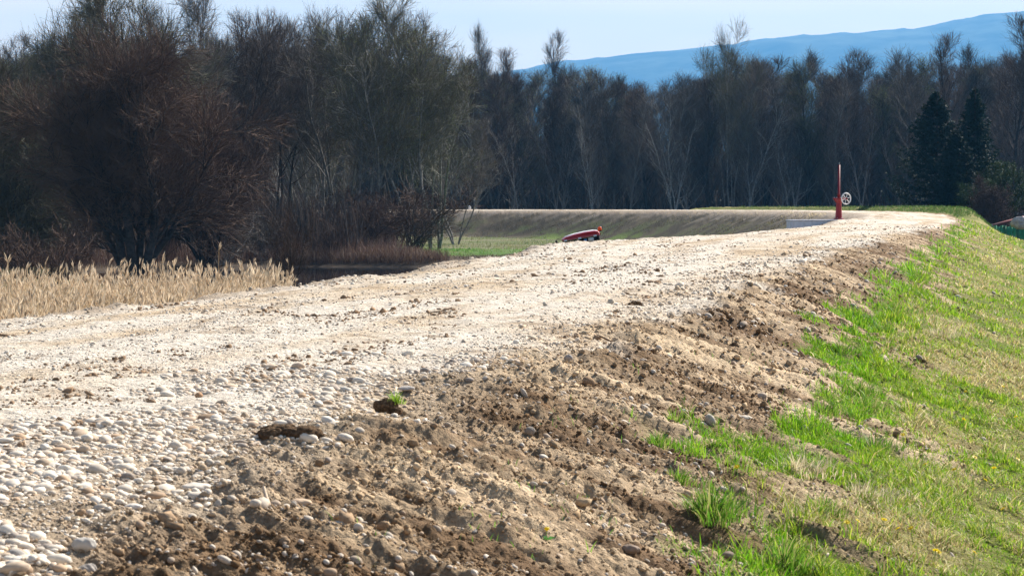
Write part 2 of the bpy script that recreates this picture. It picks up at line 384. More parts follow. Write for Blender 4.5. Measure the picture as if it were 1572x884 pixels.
# ------------------------------------------------------------------ air
hb = MB().box((0, 0, 465), (23400, 23400, 1030))
hm = bpy.data.materials.new('air'); hm.use_nodes = True; hm.cycles.volume_sampling = 'DISTANCE'; hn = hm.node_tree; hn.nodes.clear()
ho = hn.nodes.new('ShaderNodeOutputMaterial'); pv = hn.nodes.new('ShaderNodeVolumePrincipled')
pv.inputs['Color'].default_value = (.125, .49, 1, 1); pv.inputs['Density'].default_value = 1.05e-4; pv.inputs['Anisotropy'].default_value = .1
hn.links.new(pv.outputs[0], ho.inputs['Volume'])
tag(hb.build('haze', hm), kind='stuff')

# ------------------------------------------------------------------ scattering of small solids (uncountable: stuff)
def ico(sub):
    t = (1 + 5 ** .5) / 2
    V = nrm(np.array([(-1, t, 0), (1, t, 0), (-1, -t, 0), (1, -t, 0), (0, -1, t), (0, 1, t), (0, -1, -t), (0, 1, -t), (t, 0, -1), (t, 0, 1), (-t, 0, -1), (-t, 0, 1)], float))
    F = [(0, 11, 5), (0, 5, 1), (0, 1, 7), (0, 7, 10), (0, 10, 11), (1, 5, 9), (5, 11, 4), (11, 10, 2), (10, 7, 6), (7, 1, 8), (3, 9, 4), (3, 4, 2), (3, 2, 6), (3, 6, 8), (3, 8, 9), (4, 9, 5), (2, 4, 11), (6, 2, 10), (8, 6, 7), (9, 8, 1)]
    V = list(map(tuple, V))
    for _ in range(sub):
        c = {}; G = []
        def mid(a, b):
            k = (min(a, b), max(a, b))
            if k not in c:
                q = nrm((np.array(V[a]) + np.array(V[b])) / 2); V.append(tuple(q)); c[k] = len(V) - 1
            return c[k]
        for a, b, d in F:
            x, y, z = mid(a, b), mid(b, d), mid(d, a); G += [(a, x, z), (b, y, x), (d, z, y), (x, y, z)]
        F = G
    return np.array(V), np.array(F)
def rots(n, tilt, rg=rng):
    a = rg.uniform(0, 2 * np.pi, n); tx = rg.normal(0, tilt, n); ty = rg.normal(0, tilt, n)
    ca, sa = np.cos(a), np.sin(a); o = np.zeros(n); i = np.ones(n)
    Z = np.stack([np.stack([ca, -sa, o], -1), np.stack([sa, ca, o], -1), np.stack([o, o, i], -1)], 1)
    cx, sx = np.cos(tx), np.sin(tx); X = np.stack([np.stack([i, o, o], -1), np.stack([o, cx, -sx], -1), np.stack([o, sx, cx], -1)], 1)
    cy_, sy = np.cos(ty), np.sin(ty); Yr = np.stack([np.stack([cy_, o, sy], -1), np.stack([o, i, o], -1), np.stack([-sy, o, cy_], -1)], 1)
    return X @ Yr @ Z
def scatter(bases, pos, scl, Rm, col):
    """bases: list of (V,F); returns merged arrays"""
    Vs, Fs, Cs = [], [], []; n0 = 0; w_ = rng.integers(0, len(bases), len(pos))
    for k, (V, F) in enumerate(bases):
        m = w_ == k
        if not m.any(): continue
        P = np.einsum('nij,nvj->nvi', Rm[m], V[None] * scl[m][:, None]) + pos[m][:, None]
        q = len(V); Vs.append(P.reshape(-1, 3)); Fs.append((F[None] + (np.arange(m.sum()) * q)[:, None, None]).reshape(-1, F.shape[1]) + n0)
        Cs.append(np.repeat(col[m], q, 0)); n0 += m.sum() * q
    return np.concatenate(Vs), np.concatenate(Fs), np.concatenate(Cs)
I1, I0, I2 = ico(1), ico(0), ico(2)
def lumps(I, amp, n=6, ang=False):
    o = []
    for k in range(n):
        V = I[0].copy()
        if ang: V = V * (1 + rng.normal(0, amp, (len(V), 1)))
        else:
            for _ in range(4): d = nrm(rng.normal(size=3)); V = V * (1 + amp * np.tanh(2 * (V @ d))[:, None] * rng.uniform(-1, 1))
        o.append((V, I[1]))
    return o
def polar(n, d0, d1, a0=-15.5, a1=15.5, p=0):
    u = rng.uniform(0, 1, n); d = d0 * (d1 / d0) ** u if p == 0 else (d0 ** p + u * (d1 ** p - d0 ** p)) ** (1 / p)
    a = R(1) * rng.uniform(a0, a1, n); return d * np.sin(a), d * np.cos(a), d
def zone(x, y):
    S, T, Z = st(x, y); return S, T
STC = C(.66, .57, .46), C(.52, .40, .29), C(.36, .30, .25), C(.74, .66, .55), C(.44, .30, .19)
def stone_col(n, dirty=0):
    k = rng.choice(5, n, p=[.42, .20, .05, .27, .06]); c = np.array(STC)[k] * rng.uniform(.8, 1.12, (n, 1))
    return np.clip(c * (1 - dirty) + C(.26, .19, .13) * dirty, 0, 1)
m_stone = mat('river_stone', attr=True, rough=.8, noise=.12, bscale=60, spec=.2)
m_clod = mat('dry_earth', attr=True, rough=1, noise=.2, bscale=90, bump=.004, spec=.05)
def put(name, bases, x, y, r, flat, sink, col, m, label, smooth=True, tilt=.18, cat=None):
    z = gz(x, y); n = len(x)
    scl = np.stack([r * rng.uniform(.85, 1.25, n), r * rng.uniform(.6, .95, n), r * flat], -1)
    slope = np.where(zone(x, y)[0] > 2.3, .36, 0) if len(x) else 0
    Rm = rots(n, tilt); cs, sn = np.cos(slope), np.sin(slope); o, i = np.zeros(n), np.ones(n)
    Rm = np.stack([np.stack([cs, o, sn], -1), np.stack([o, i, o], -1), np.stack([-sn, o, cs], -1)], 1) @ Rm
    V, F, c = scatter(bases, np.stack([x, y, z + r * flat * sink], -1), scl, Rm, col)
    o_ = link(name, new_mesh(name, V, F, m, c, smooth)); tag(o_, label, cat, kind='stuff'); return o_
# pebbles packed along the right-hand side of the track, near the camera
x, y, d = polar(60000, 4.7, 13, -16, 6); S, T = zone(x, y)
sizes = np.clip(np.exp(rng.normal(math.log(.0098), .55, len(x))), .004, .036)
keep = (S > -.15 + .75 * fbm(x / .8, y / .8, 301, 2) + .22 * (d - 5)) & (S < 2.0 + .3 * fbm(x / .4, y / .4, 302, 2)) & (rng.uniform(size=len(x)) < .35 + .6 * sst(-.35, .2, fbm(x / .3, y / .3, 308, 3)))
x, y, d, sizes = x[keep], y[keep], d[keep], sizes[keep]
put('gravel', lumps(I1, .30, 10), x, y, sizes, rng.uniform(.3, .65, len(x)), .05, stone_col(len(x), .12), m_stone, 'pale river pebbles packed along the edge of the track')
# loose stones over the rest of the track
x, y, d = polar(95000, 5, 75, -15, 15); S, T = zone(x, y)
pk = .25 + .75 * sst(-.1, .5, fbm(S / .6, T / 3, 303, 3)) ; pk = np.maximum(pk, sst(.9, 1.7, S))
keep = (S > -wleft(T) + .1) & (S < 2.05) & (rng.uniform(size=len(x)) < pk)
x, y, d = x[keep], y[keep], d[keep]; S = S[keep]
sizes = np.clip(np.exp(rng.normal(math.log(.0075), .42, len(x))), .004, .024) * np.clip(d / 16, .8, 1.6)
put('loose_gravel', lumps(I0, .1, 6, True), x, y, sizes, rng.uniform(.35, .65, len(x)), .2, stone_col(len(x), .08), m_stone, 'small pale stones scattered over the gravel track')
# crumbled earth on the right-hand shoulder
x, y, d = polar(300000, 5, 75, -16, 14); S, T = zone(x, y)
g = grassiness(S, T, x, y)
cl = sst(-.45, .45, fbm(T / .3, S / 1.1, 304, 3) + .5 * fbm(x / .4, y / .4, 305, 2))
keep = (S > 1.85 + .28 * rng.normal(size=len(x))) & (S < 5) & (rng.uniform(size=len(x)) < (.25 + .75 * cl) * (1 - .95 * g))
x, y, d, cl = x[keep], y[keep], d[keep], cl[keep]; n = len(x)
sizes = np.clip(np.exp(rng.normal(math.log(.0058), .5, n)), .0025, .03) * np.clip(d / 11, .85, 2.1)
sto = rng.uniform(size=n) < .13
S, T = zone(x, y); dc = cover(x, y, S, T, 0 * x)[0] * rng.uniform(.72, 1.3, (n, 1)) * C(1, .98, .95)
put('crumbled_earth', lumps(I0, .2, 8, True), x[~sto], y[~sto], sizes[~sto], rng.uniform(.5, .95, (~sto).sum()), .25, dc[~sto], m_clod, 'crumbled brown earth on the shoulder of the levee', False, .5)
put('shoulder_stones', lumps(I1, .22), x[sto], y[sto], sizes[sto] * 1.25, rng.uniform(.4, .8, sto.sum()), .2, stone_col(sto.sum(), .35), m_stone, 'small stones lying in the crumbled earth of the shoulder', True, .35)
# rubble and clods along the left-hand edge
x, y, d = polar(16000, 14, 80, -15.5, 10); S, T = zone(x, y); wl = wleft(T)
keep = (np.abs(-S - wl + .05 + .12 * fbm(T / 1.2, S * 0, 306, 3)) < np.abs(rng.normal(0, .28, len(x)))) & (-S < wl + .3) & (-S > wl - .9)
x, y, d = x[keep], y[keep], d[keep]; n = len(x)
sizes = np.clip(np.exp(rng.normal(math.log(.013), .5, n)), .005, .045) * np.clip(d / 24, .8, 1.5)
dc = lerp3(C(.25, .18, .12) + 0 * x[:, None], C(.50, .43, .34), rng.uniform(0, 1, n))
put('edge_rubble', lumps(I0, .22, 8, True), x, y, sizes, rng.uniform(.45, .9, n), .3, dc, m_clod, 'stony rubble along the far edge of the track', False, .5)
# crumbs of brown soil tracked onto the gravel
x, y, d = polar(60000, 8, 80, -15, 14); S, T = zone(x, y)
keep = (S > -wleft(T)) & (S < 2.1) & (fbm(S / .5, T / 2.2, 309, 3) + .6 * fbm(x / .25, y / .4, 310, 2) > .62); x, y, d = x[keep], y[keep], d[keep]; n = len(x)
put('tracked_soil', lumps(I0, .2, 6, True), x, y, np.clip(np.exp(rng.normal(math.log(.008), .5, n)), .004, .03) * np.clip(d / 14, .9, 2), rng.uniform(.4, .8, n), .2, C(.24, .16, .10) * rng.uniform(.7, 1.5, (n, 1)), m_clod, 'brown soil crumbs tracked over the gravel', False, .4)
# larger clods
x, y, d = polar(3000, 5.5, 75, -16, 14); S, T = zone(x, y)
keep = (S > 1.9) & (S < 3.8) & (rng.uniform(size=len(x)) < .35 * sst(-.1, .4, fbm(x / .9, y / 1.2, 307, 2))) & (rng.uniform(size=len(x)) < .6) & (grassiness(S, T, x, y) < .3)
x, y, d = x[keep], y[keep], d[keep]; n = len(x)
put('earth_clods', lumps(I1, .13, 8, True), x, y, np.clip(np.exp(rng.normal(math.log(.022), .35, n)), .01, .05) * np.clip(d / 16, .8, 1.8), rng.uniform(.5, .8, n), .25,
    C(.27, .185, .115) * rng.uniform(.7, 1.4, (n, 1)), m_clod, 'larger clods of brown earth on the shoulder', False, .4)

# ------------------------------------------------------------------ grass
m_grass = mat('grass_blades', attr=True, rough=.55, trans=.48, spec=.25)
def blades(x, y, h, wd, lean, col, z=None, az=None):
    n = len(x); z = gz(x, y) - .004 if z is None else z
    a = rng.uniform(0, 2 * np.pi, n) if az is None else az
    dx, dy = np.cos(a), np.sin(a); b = a + np.pi / 2 + rng.normal(0, .7, n); wx, wy = np.cos(b), np.sin(b)
    V = []; 
    for u, ww in ((0, .7), (.38, 1.), (.72, .75), (1, 0)):
        bend = lean * u ** 1.7; hz = h * u * np.sqrt(np.clip(1 - (lean * .8 * u) ** 2, .04, 1)); cx, cy2 = x + dx * h * bend, y + dy * h * bend
        if u < 1:
            for s_ in (-1, 1): V.append(np.stack([cx + s_ * wx * wd * ww / 2, cy2 + s_ * wy * wd * ww / 2, z + hz], -1))
        else: V.append(np.stack([cx, cy2, z + hz], -1))
    V = np.stack(V, 1); i = np.arange(n)[:, None] * 7
    F4 = np.concatenate([i + np.array([0, 1, 3, 2]), i + np.array([2, 3, 5, 4])]); F3 = i + np.array([4, 5, 6])
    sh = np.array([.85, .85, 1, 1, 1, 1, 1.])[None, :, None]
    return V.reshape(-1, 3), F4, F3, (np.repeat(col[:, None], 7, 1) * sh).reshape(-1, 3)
def grass_obj(name, B, label=None, kind='stuff', m=None):
    V = np.concatenate([b[0] for b in B]); o = 0; F4 = []; F3 = []
    for b in B: F4.append(b[1] + o); F3.append(b[2] + o); o += len(b[0])
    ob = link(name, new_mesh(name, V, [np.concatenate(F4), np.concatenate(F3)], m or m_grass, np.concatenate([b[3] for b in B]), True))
    if kind: tag(ob, label, None, kind=kind)
    return ob
GRN = C(.14, .31, .010), C(.25, .42, .018), C(.40, .48, .05); STR = C(.58, .49, .22), C(.46, .34, .15), C(.68, .60, .33)
def gcols(n, sw):
    s_ = rng.uniform(size=n) < sw; c = np.where(s_[:, None], np.array(STR)[rng.integers(0, 3, n)], np.array(GRN)[rng.integers(0, 3, n)])
    return c * rng.uniform(.45, 1.3, (n, 1)), s_
def slope_grass(n, d0, d1, a0, a1, hs, p=0, dens=1.0):
    x, y, d = polar(n, d0, d1, a0, a1, p); S, T = zone(x, y); g = grassiness(S, T, x, y)
    keep = (S > 2.2) & (S < 10.5) & (rng.uniform(size=n) < g * dens); x, y, d, S, T = x[keep], y[keep], d[keep], S[keep], T[keep]; n = len(x)
    sw = straw(x, y, S, T); tuft = sst(.15, .55, fbm(x / .16, y / .16, 401, 2)) * (1 - sst(.4, 1.2, S - sgrass(T)))
    c, s_ = gcols(n, np.clip(sw, .06, .82) * (1 - .6 * tuft))
    c = np.where((~s_ & (S - sgrass(T) < .45))[:, None], c * C(.80, .98, .75), c)
    h = .8 * hs * rng.uniform(.3, 1.2, n) * (1 + .9 * tuft) * (.35 + 1.45 * sst(-.45, .65, fbm(x / (.10 + .003 * d), y / (.10 + .003 * d), 403, 2))) * np.where(s_, 1.15, 1); wd = np.maximum(.0036, d * .00030) * rng.uniform(.5, 1.5, n)
    lean = np.where(s_, rng.uniform(.7, 1.15, n), rng.uniform(.2, .9, n))
    return blades(x, y, h, wd, lean, c)
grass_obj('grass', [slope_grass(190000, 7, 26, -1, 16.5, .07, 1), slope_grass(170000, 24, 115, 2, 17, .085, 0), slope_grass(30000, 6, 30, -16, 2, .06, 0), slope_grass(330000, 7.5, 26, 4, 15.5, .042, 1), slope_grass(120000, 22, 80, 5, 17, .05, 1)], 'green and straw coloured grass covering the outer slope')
# thin blades on the far green bank and the near edge of the meadow
x, y, d = polar(60000, 118, 215, 6, 14); S, T = zone(x, y); keep = (S > 2.9) & (S < 7.5); x, y, d, S = x[keep], y[keep], d[keep], S[keep]
grass_obj('verge_grass', [blades(x, y, rng.uniform(.08, .2, len(x)), .03 + 0 * x, rng.uniform(.2, .6, len(x)), C(.075, .13, .03) * rng.uniform(.7, 1.4, (len(x), 1)))], 'green grass on the low bank beyond the bend')
x, y, d = polar(90000, 150, 262, -14, 9, 1); S, T = zone(x, y); wl = wleft(T); keep = (-S > wl + .2) & (-S < 45) & (T > 165) & (fbm(x / 3, y / 3, 404, 3) > -.15); x, y, S, T = x[keep], y[keep], S[keep], T[keep]; n = len(x)
c_ = cover(x, y, S, T, 0 * x)[0]; grass_obj('levee_grass', [blades(x, y, rng.uniform(.06, .24, n), .035 + 0 * x, rng.uniform(.2, .9, n), c_ * rng.uniform(.7, 1.9, (n, 1)) * C(1, 1.05, .9))], 'rough dry grass on the far inner slope and the meadow')
# sparse seedlings on bare earth
x, y, d = polar(5000, 6, 45, -8, 14); S, T = zone(x, y); keep = (S > 2.5) & (S < 4.2) & (fbm(x / .5, y / .5, 402, 2) > .35); x, y, d = x[keep], y[keep], d[keep]; n = len(x)
grass_obj('sparse_seedlings', [blades(x, y, rng.uniform(.02, .05, n), .004 + 0 * x, rng.uniform(.2, .7, n), C(.15, .30, .04) * rng.uniform(.8, 1.3, (n, 1)))], 'tiny green seedlings sprouting on the bare earth')

# ------------------------------------------------------------------ bare trees
def grow(P, Rd, n, t0, t1, Lf, ang, up, K, rg, wob=.12, rk=.6, even=True, tip=.15, out=0.):
    N_, k, _ = P.shape
    t = t0 + (t1 - t0) * ((np.arange(n)[None] + rg.uniform(0, 1, (N_, n))) / n if even else rg.uniform(0, 1, (N_, n)))
    f = t * (k - 1); i = np.clip(f.astype(int), 0, k - 2); u = (f - i)[..., None]; r_ = np.arange(N_)[:, None]
    B = P[r_, i] * (1 - u) + P[r_, i + 1] * u; T = nrm(P[r_, i + 1] - P[r_, i]); r0 = (Rd[r_, i] * (1 - u[..., 0]) + Rd[r_, i + 1] * u[..., 0]) * rk
    q = nrm(np.cross(T, rg.normal(size=T.shape))); a = R(1) * (ang + rg.normal(0, ang * .22, t.shape))[..., None]
    d = T * np.cos(a) + q * np.sin(a); Ln = Lf(t, rg.uniform(.65, 1.2, t.shape))[..., None] / (K - 1)
    B, d, Ln, r0 = B.reshape(-1, 3), d.reshape(-1, 3), Ln.reshape(-1, 1), r0.reshape(-1)
    pts = [B]
    for j in range(1, K):
        d = nrm(d + np.array([0, 0, up]) + wob * rg.normal(size=d.shape) + out * nrm(B * C(1, 1, 0) + 1e-6)); pts.append(pts[-1] + d * Ln)
    w_ = np.linspace(1, tip, K)[None]
    return np.stack(pts, 1), r0[:, None] * w_
def stem(H, r, K, rg, lean=(0, 0), wob=.1, base=(0, 0, 0)):
    p = [np.array(base, float)]; d = nrm(np.array([lean[0], lean[1], 1.]))
    for j in range(1, K):
        d = nrm(d + wob * rg.normal(size=3) * C(1, 1, .2) + C(0, 0, .06)); p.append(p[-1] + d * H / (K - 1))
    return np.array(p), r * np.linspace(1, .12, K) ** .8
def m_bark(name, c, n=.35): return mat(name, c, .9, noise=n, bscale=6, bump=.02, rnd=.25, spec=.1)
bark_dark = m_bark('dark_bark', (.055, .046, .040)); bark_grey = m_bark('grey_bark', (.21, .19, .17)); bark_pale = m_bark('pale_bark', (.31, .29, .26), .5)
twig_grey = mat('grey_twigs', (.135, .115, .098), .9, rnd=.4, spec=.1); twig_brown = mat('brown_twigs', (.085, .054, .04), .9, rnd=.25, spec=.1)
twig_olive = mat('olive_twigs', (.13, .118, .082), .9, rnd=.25, spec=.1); bud_green = mat('green_buds', (.17, .20, .06), .8, trans=.35, rnd=.3)
twig_red = mat('russet_twigs', (.125, .08, .058), .9, rnd=.2, spec=.1); twig_lilac = mat('lilac_brown_twigs', (.14, .108, .09), .9, rnd=.3, spec=.1)
def budcloud(P, n, s, rg):
    """small leaf faces along the tips of twigs P (N,k,3)"""
    i = rg.integers(0, len(P), n); b = P[i, -1] + rg.normal(0, s * 1.2, (n, 3)); u = nrm(rg.normal(size=(n, 3))) * s; v = nrm(np.cross(u, rg.normal(size=(n, 3)))) * s * .6
    V = np.stack([b - u, b + v, b + u, b - v], 1).reshape(-1, 3); return V, np.arange(n * 4).reshape(-1, 4)
def tree_proto(kind, seed, bark, twig, bud=None, nb=0, bs=.05, tw=.016):
    rg = np.random.default_rng(seed)
    if kind == 'tall':          # narrow forest-grown tree, ascending limbs
        H = 22; p, r = stem(H, .2, 12, rg, wob=.06); P, Rr = p[None], r[None]
        l1 = grow(P, Rr, 32, .12, .97, lambda t, u: (4.6 * (1 - t) ** .7 + 1.2) * u, 33, .14, 8, rg, .09, .5)
        l2 = grow(*l1, 7, .15, .98, lambda t, u: (2.2 * (1 - .6 * t)) * u, 33, .11, 6, rg, .08, .6)
        l3 = grow(*l2, 7, .1, 1, lambda t, u: 1.45 * u * (1 - .4 * t), 30, .10, 4, rg, .07, .6)
        l4 = grow(*l3, 3, .15, 1, lambda t, u: .85 * u, 28, .08, 3, rg, .07, .7)
    elif kind == 'thin':        # slim, often leaning or forked, sparse crown
        ps = [stem(rg.uniform(15, 20), rg.uniform(.10, .15), 14, rg, lean=(rg.uniform(-.22, .22), rg.uniform(-.1, .1)), wob=.09, base=(k * .35, 0, 0)) for k in range(2)]
        P = np.array([q[0] for q in ps]); Rr = np.array([q[1] for q in ps])
        l1 = grow(P, Rr, 15, .22, .97, lambda t, u: (4.4 * (1 - t) ** .6 + .9) * u, 38, .11, 8, rg, .12, .55)
        l2 = grow(*l1, 6, .15, .98, lambda t, u: 2.0 * (1 - .6 * t) * u, 34, .1, 6, rg, .09, .6)
        l3 = grow(*l2, 5, .1, 1, lambda t, u: 1.2 * u * (1 - .4 * t), 30, .08, 4, rg, .08, .6)
        l4 = grow(*l3, 2, .15, 1, lambda t, u: .7 * u, 28, .06, 3, rg, .08, .7)
    elif kind == 'multi':       # several leaning stems with wide crowns
        ps = [stem(rg.uniform(15, 19), rg.uniform(.10, .16), 12, rg, lean=(math.cos(a) * rg.uniform(.1, .42), math.sin(a) * rg.uniform(.1, .3)), wob=.11, base=(math.cos(a) * .5, math.sin(a) * .5, 0)) for a in np.arange(4) * 1.57 + rg.uniform(0, .8, 4)]
        P = np.array([q[0] for q in ps]); Rr = np.array([q[1] for q in ps])
        l1 = grow(P, Rr, 13, .3, .97, lambda t, u: (6.2 * (1 - t) ** .6 + 1.4) * u, 40, .07, 9, rg, .13, .5)
        l2 = grow(*l1, 9, .15, .98, lambda t, u: (2.8 * (1 - .6 * t)) * u, 36, .06, 6, rg, .09, .6)
        l3 = grow(*l2, 7, .1, 1, lambda t, u: 1.4 * u * (1 - .4 * t), 33, .06, 4, rg, .09, .6)
        l4 = grow(*l3, 3, .15, 1, lambda t, u: .75 * u, 30, .05, 3, rg, .09, .7)
    elif kind == 'dome':        # broad dense round willow with fine twigs
        ps = [stem(rg.uniform(9, 12.5), rg.uniform(.2, .3), 11, rg, lean=(math.cos(a) * rg.uniform(.1, .62), math.sin(a) * rg.uniform(.1, .55)), wob=.10, base=(math.cos(a) * .5, math.sin(a) * .5, 0)) for a in np.arange(6) * 1.047 + rg.uniform(0, .5, 6)]
        P = np.array([q[0] for q in ps]); Rr = np.array([q[1] for q in ps])
        l1 = grow(P, Rr, 15, .10, .97, lambda t, u: (4.6 * (1 - .45 * t)) * u, 52, .035, 9, rg, .13, .45)
        l2 = grow(*l1, 10, .1, .98, lambda t, u: (2.4 * (1 - .4 * t)) * u, 42, .04, 6, rg, .16, .55)
        l3 = grow(*l2, 9, .1, 1, lambda t, u: 1.35 * u, 33, .03, 4, rg, .09, .6)
        l4 = grow(*l3, 5, .1, 1, lambda t, u: .85 * u, 26, .01, 3, rg, .08, .75)
    elif kind == 'bush':        # small multi-stemmed bare shrub
        ps = [stem(rg.uniform(2.4, 3.6), .035, 8, rg, lean=(math.cos(a) * rg.uniform(.1, .8), math.sin(a) * rg.uniform(.1, .8)), wob=.14, base=(math.cos(a) * .12, math.sin(a) * .12, 0)) for a in np.arange(9) * .698]
        P = np.array([q[0] for q in ps]); Rr = np.array([q[1] for q in ps])
        l1 = grow(P, Rr, 9, .1, .97, lambda t, u: 1.5 * (1 - .5 * t) * u, 40, .08, 7, rg, .14, .6)
        l2 = grow(*l1, 7, .1, 1, lambda t, u: .7 * u, 38, .05, 5, rg, .16, .6)
        l3 = grow(*l2, 4, .1, 1, lambda t, u: .4 * u, 34, .03, 3, rg, .16, .7); l4 = None
    big = [tubes(P, Rr, 8), tubes(*l1, 5)]
    if kind != 'bush': big.append(tubes(l2[0], np.maximum(l2[1], .018), 3)); tws = [ribbons(l3[0], np.maximum(l3[1], tw * .8), rg), ribbons(l4[0], np.full(l4[1].shape, tw * .62) * np.linspace(1, .4, 3)[None], rg)]; tips = l4[0]
    else: tws = [tubes(l2[0], np.maximum(l2[1], .006), 3), ribbons(l3[0], np.maximum(l3[1], .007), rg)]; tips = l3[0]
    V, F = join(big); trunk = new_mesh('trunk', V, F, bark, smooth=True)
    parts = tws; V, F = join(parts); mi = np.zeros(len(F), int)
    mats = [twig]
    if bud is not None and nb: bv, bf = budcloud(tips, nb, bs, rg); F = np.concatenate([F, bf + len(V)]); V = np.concatenate([V, bv]); mi = np.concatenate([mi, np.ones(len(bf), int)]); mats.append(bud)
    crown = new_mesh('crown', V, F, mats, mi=mi)
    return trunk, crown
def tree(name, label, cat, proto, x, y, s=1, rz=0, group=None, sz=None, z=None, crown_mat=None):
    z = gz(x, y, False)[0] - .1 if z is None else z
    t = thing(name, label, cat, (x, y, z), (0, 0, rz), group, (s, s, sz or s))
    link('trunk', proto[0], t); c = link('crown', proto[1], t)
    return t
PT = [tree_proto('tall', 11, bark_grey, twig_grey), tree_proto('tall', 12, bark_dark, twig_lilac), tree_proto('tall', 13, bark_grey, twig_grey, bud_green, 2500, .05),
      tree_proto('tall', 14, bark_pale, twig_brown), tree_proto('tall', 15, bark_dark, twig_olive, bud_green, 4500, .05)]
PM = [tree_proto('multi', 21, m_bark('birch_grey_bark', (.24, .225, .20), .5), twig_olive, bud_green, 3500, .04), tree_proto('multi', 22, bark_grey, twig_grey), tree_proto('multi', 23, bark_dark, twig_lilac)]
PD = tree_proto('dome', 31, bark_dark, twig_red, tw=.013); PD2 = tree_proto('dome', 32, bark_dark, twig_olive, bud_green, 3500, .04)
PB = [tree_proto('bush', 41, bark_dark, twig_brown), tree_proto('bush', 42, bark_grey, twig_grey)]
PF = [tree_proto('thin', 51, bark_pale, twig_grey), tree_proto('thin', 52, bark_grey, twig_brown), tree_proto('thin', 53, bark_pale, twig_grey)]
# the wood behind the far levee: five staggered rows
G_ = 'bare trees of the wood behind the far levee'
rt = np.random.default_rng(5)
def lab(k, row):
    return ['bare grey tree in the wood behind the far levee', 'bare lilac brown tree in the wood behind the far levee', 'tree with thin green buds in the wood behind the far levee',
            'tree with pale bark in the wood behind the far levee', 'olive green budding tree in the wood behind the far levee'][k]
for row in range(6):
    D = 281 + row * 8
    n = 46
    for i in range(n):
        x = -92 + 184 * (i + rt.uniform(.1, .9)) / n; y = D + rt.uniform(-4, 4)
        px = 786 + x / y * FPX
        top = np.interp(px, [0, 500, 760, 850, 950, 1050, 1100, 1150, 1220, 1300, 1380, 1420, 1470, 1572, 1700], [70, 75, 98, 110, 116, 110, 90, 82, 98, 100, 108, 98, 92, 75, 70])
        Hh = (303 - top) / FPX * y + 4.4; s = Hh / 22.5 * (rt.uniform(.84, .94) if rt.uniform() < .8 else rt.uniform(.92, 1.04))
        k = rt.choice(5, p=[.30, .22, .18, .12, .18])
        tree('forest_tree', lab(k, row), 'tree', PT[k], x, y, s * rt.uniform(1.05, 1.45), rt.uniform(0, 6.28), G_, s, z=-3.6)
for i in range(14):
    px = 700 + i * 62 + rt.uniform(-40, 40); D = rt.uniform(272, 279); s = rt.uniform(.72, .98); k = rt.choice(3, p=[.45, .3, .25])
    tree('edge_tree', ['slender pale-barked tree standing at the front edge of the far wood', 'slender tree with bright bark at the front edge of the far wood', 'crooked pale tree leaning at the front edge of the far wood'][k], 'tree', [PF[0], PF[1], PF[2]][k], at(px, D), D, s, rt.uniform(0, 6.28), 'pale trees along the front edge of the far wood', z=-3.6)
# tall trees of the near wood on the left
G2 = 'tall bare trees of the near wood on the left'
for i in range(27):
    px = rt.uniform(-90, 560); D = rt.uniform(195, 262) if px > 330 else rt.uniform(150, 240); x = at(px, D)
    top = np.interp(px, [-90, 0, 60, 330, 400, 480, 560, 700], [90, 105, 60, 75, 55, 52, 60, 80]); H = (303 - top) / FPX * D + 4.4
    k = rt.choice(4, p=[.3, .3, .2, .2]); s = H / 22.5 * rt.uniform(.85, 1.03)
    tree('tall_tree', ['tall bare grey tree in the near wood on the left', 'tall bare dark tree in the near wood on the left', 'tall budding tree in the near wood on the left', 'tall bare tree with pale bark in the near wood on the left'][k], 'tree', PT[k], x, D, s, rt.uniform(0, 6.28), G2, s, z=-3.6)
def T1(name, label, proto, px, D, toppx, H0, rz=0, wide=1):
    H = (303 - toppx) / FPX * D + 4.4; s = H / H0
    return tree(name, label, 'tree', proto, at(px, D), D, s * wide, rz, None, s, z=-3.6)
T1('willow', 'broad round russet willow directly behind the reed bed', PD, 205, 124, 62, 12.6, .4, 1.02)
T1('willow', 'tall budding willow rising above the top of the russet willow', PD2, 172, 150, 2, 12.6, 1.2, .72)
T1('willow', 'dark willow at the left edge behind the reeds, lower than its neighbour', PD2, 20, 138, 120, 12.6, 2.2, .9)
T1('willow', 'low dark willow on the right flank of the russet willow', PD, 318, 138, 170, 12.6, 3.3, .75)
T1('bare_tree', 'bare spreading tree with its dark crown above the left shoulder of the russet willow', PM[1], 255, 165, -8, 17.5, 2.0, .7)
T1('bare_tree', 'dark leaning multi-stemmed tree just right of the russet willow', PM[2], 378, 172, 62, 17.5, .5, .8)
T1('bare_tree', 'dark forked tree between the russet willow and the pale-stemmed clump', PM[2], 428, 178, 66, 17.5, 2.9, .8)
T1('bare_tree', 'bare grey multi-stemmed tree on the left side of the pale-stemmed clump', PM[1], 520, 176, 32, 17.5, 4.2, .85)
T1('bare_tree', 'tall pale-stemmed tree with olive crown in the middle of the clump', PM[0], 570, 168, 30, 17.5, 1.0, .95)
T1('bare_tree', 'pale-stemmed tree at the right end of the clump beside the meadow', PM[0], 632, 171, 48, 17.5, 3.6, .95)
T1('bare_tree', 'slender olive tree leaning over the meadow at the right end of the clump', PM[0], 668, 180, 112, 17.5, 5.0, 1.0)
T1('bare_tree', 'thin grey tree between the clump and the far levee', PM[1], 700, 200, 190, 17.5, 2.1, 1.0)
T1('bare_tree', 'dark bare tree behind the pale-stemmed clump', PM[2], 600, 192, 62, 17.5, 5.2, .85)
T1('bare_tree', 'grey tree behind the pale-stemmed clump, leaning left', PM[1], 470, 200, 60, 17.5, 0.2, .85)
T1('bare_tree', 'slim grey tree standing alone above the wood edge beside the hill foot', PT[0], 757, 300, 52, 22.5, 0.2, .7)
T1('bare_tree', 'tall slim tree breaking the skyline before the low end of the hill', PT[1], 866, 300, 66, 22.5, 1.2, .75)
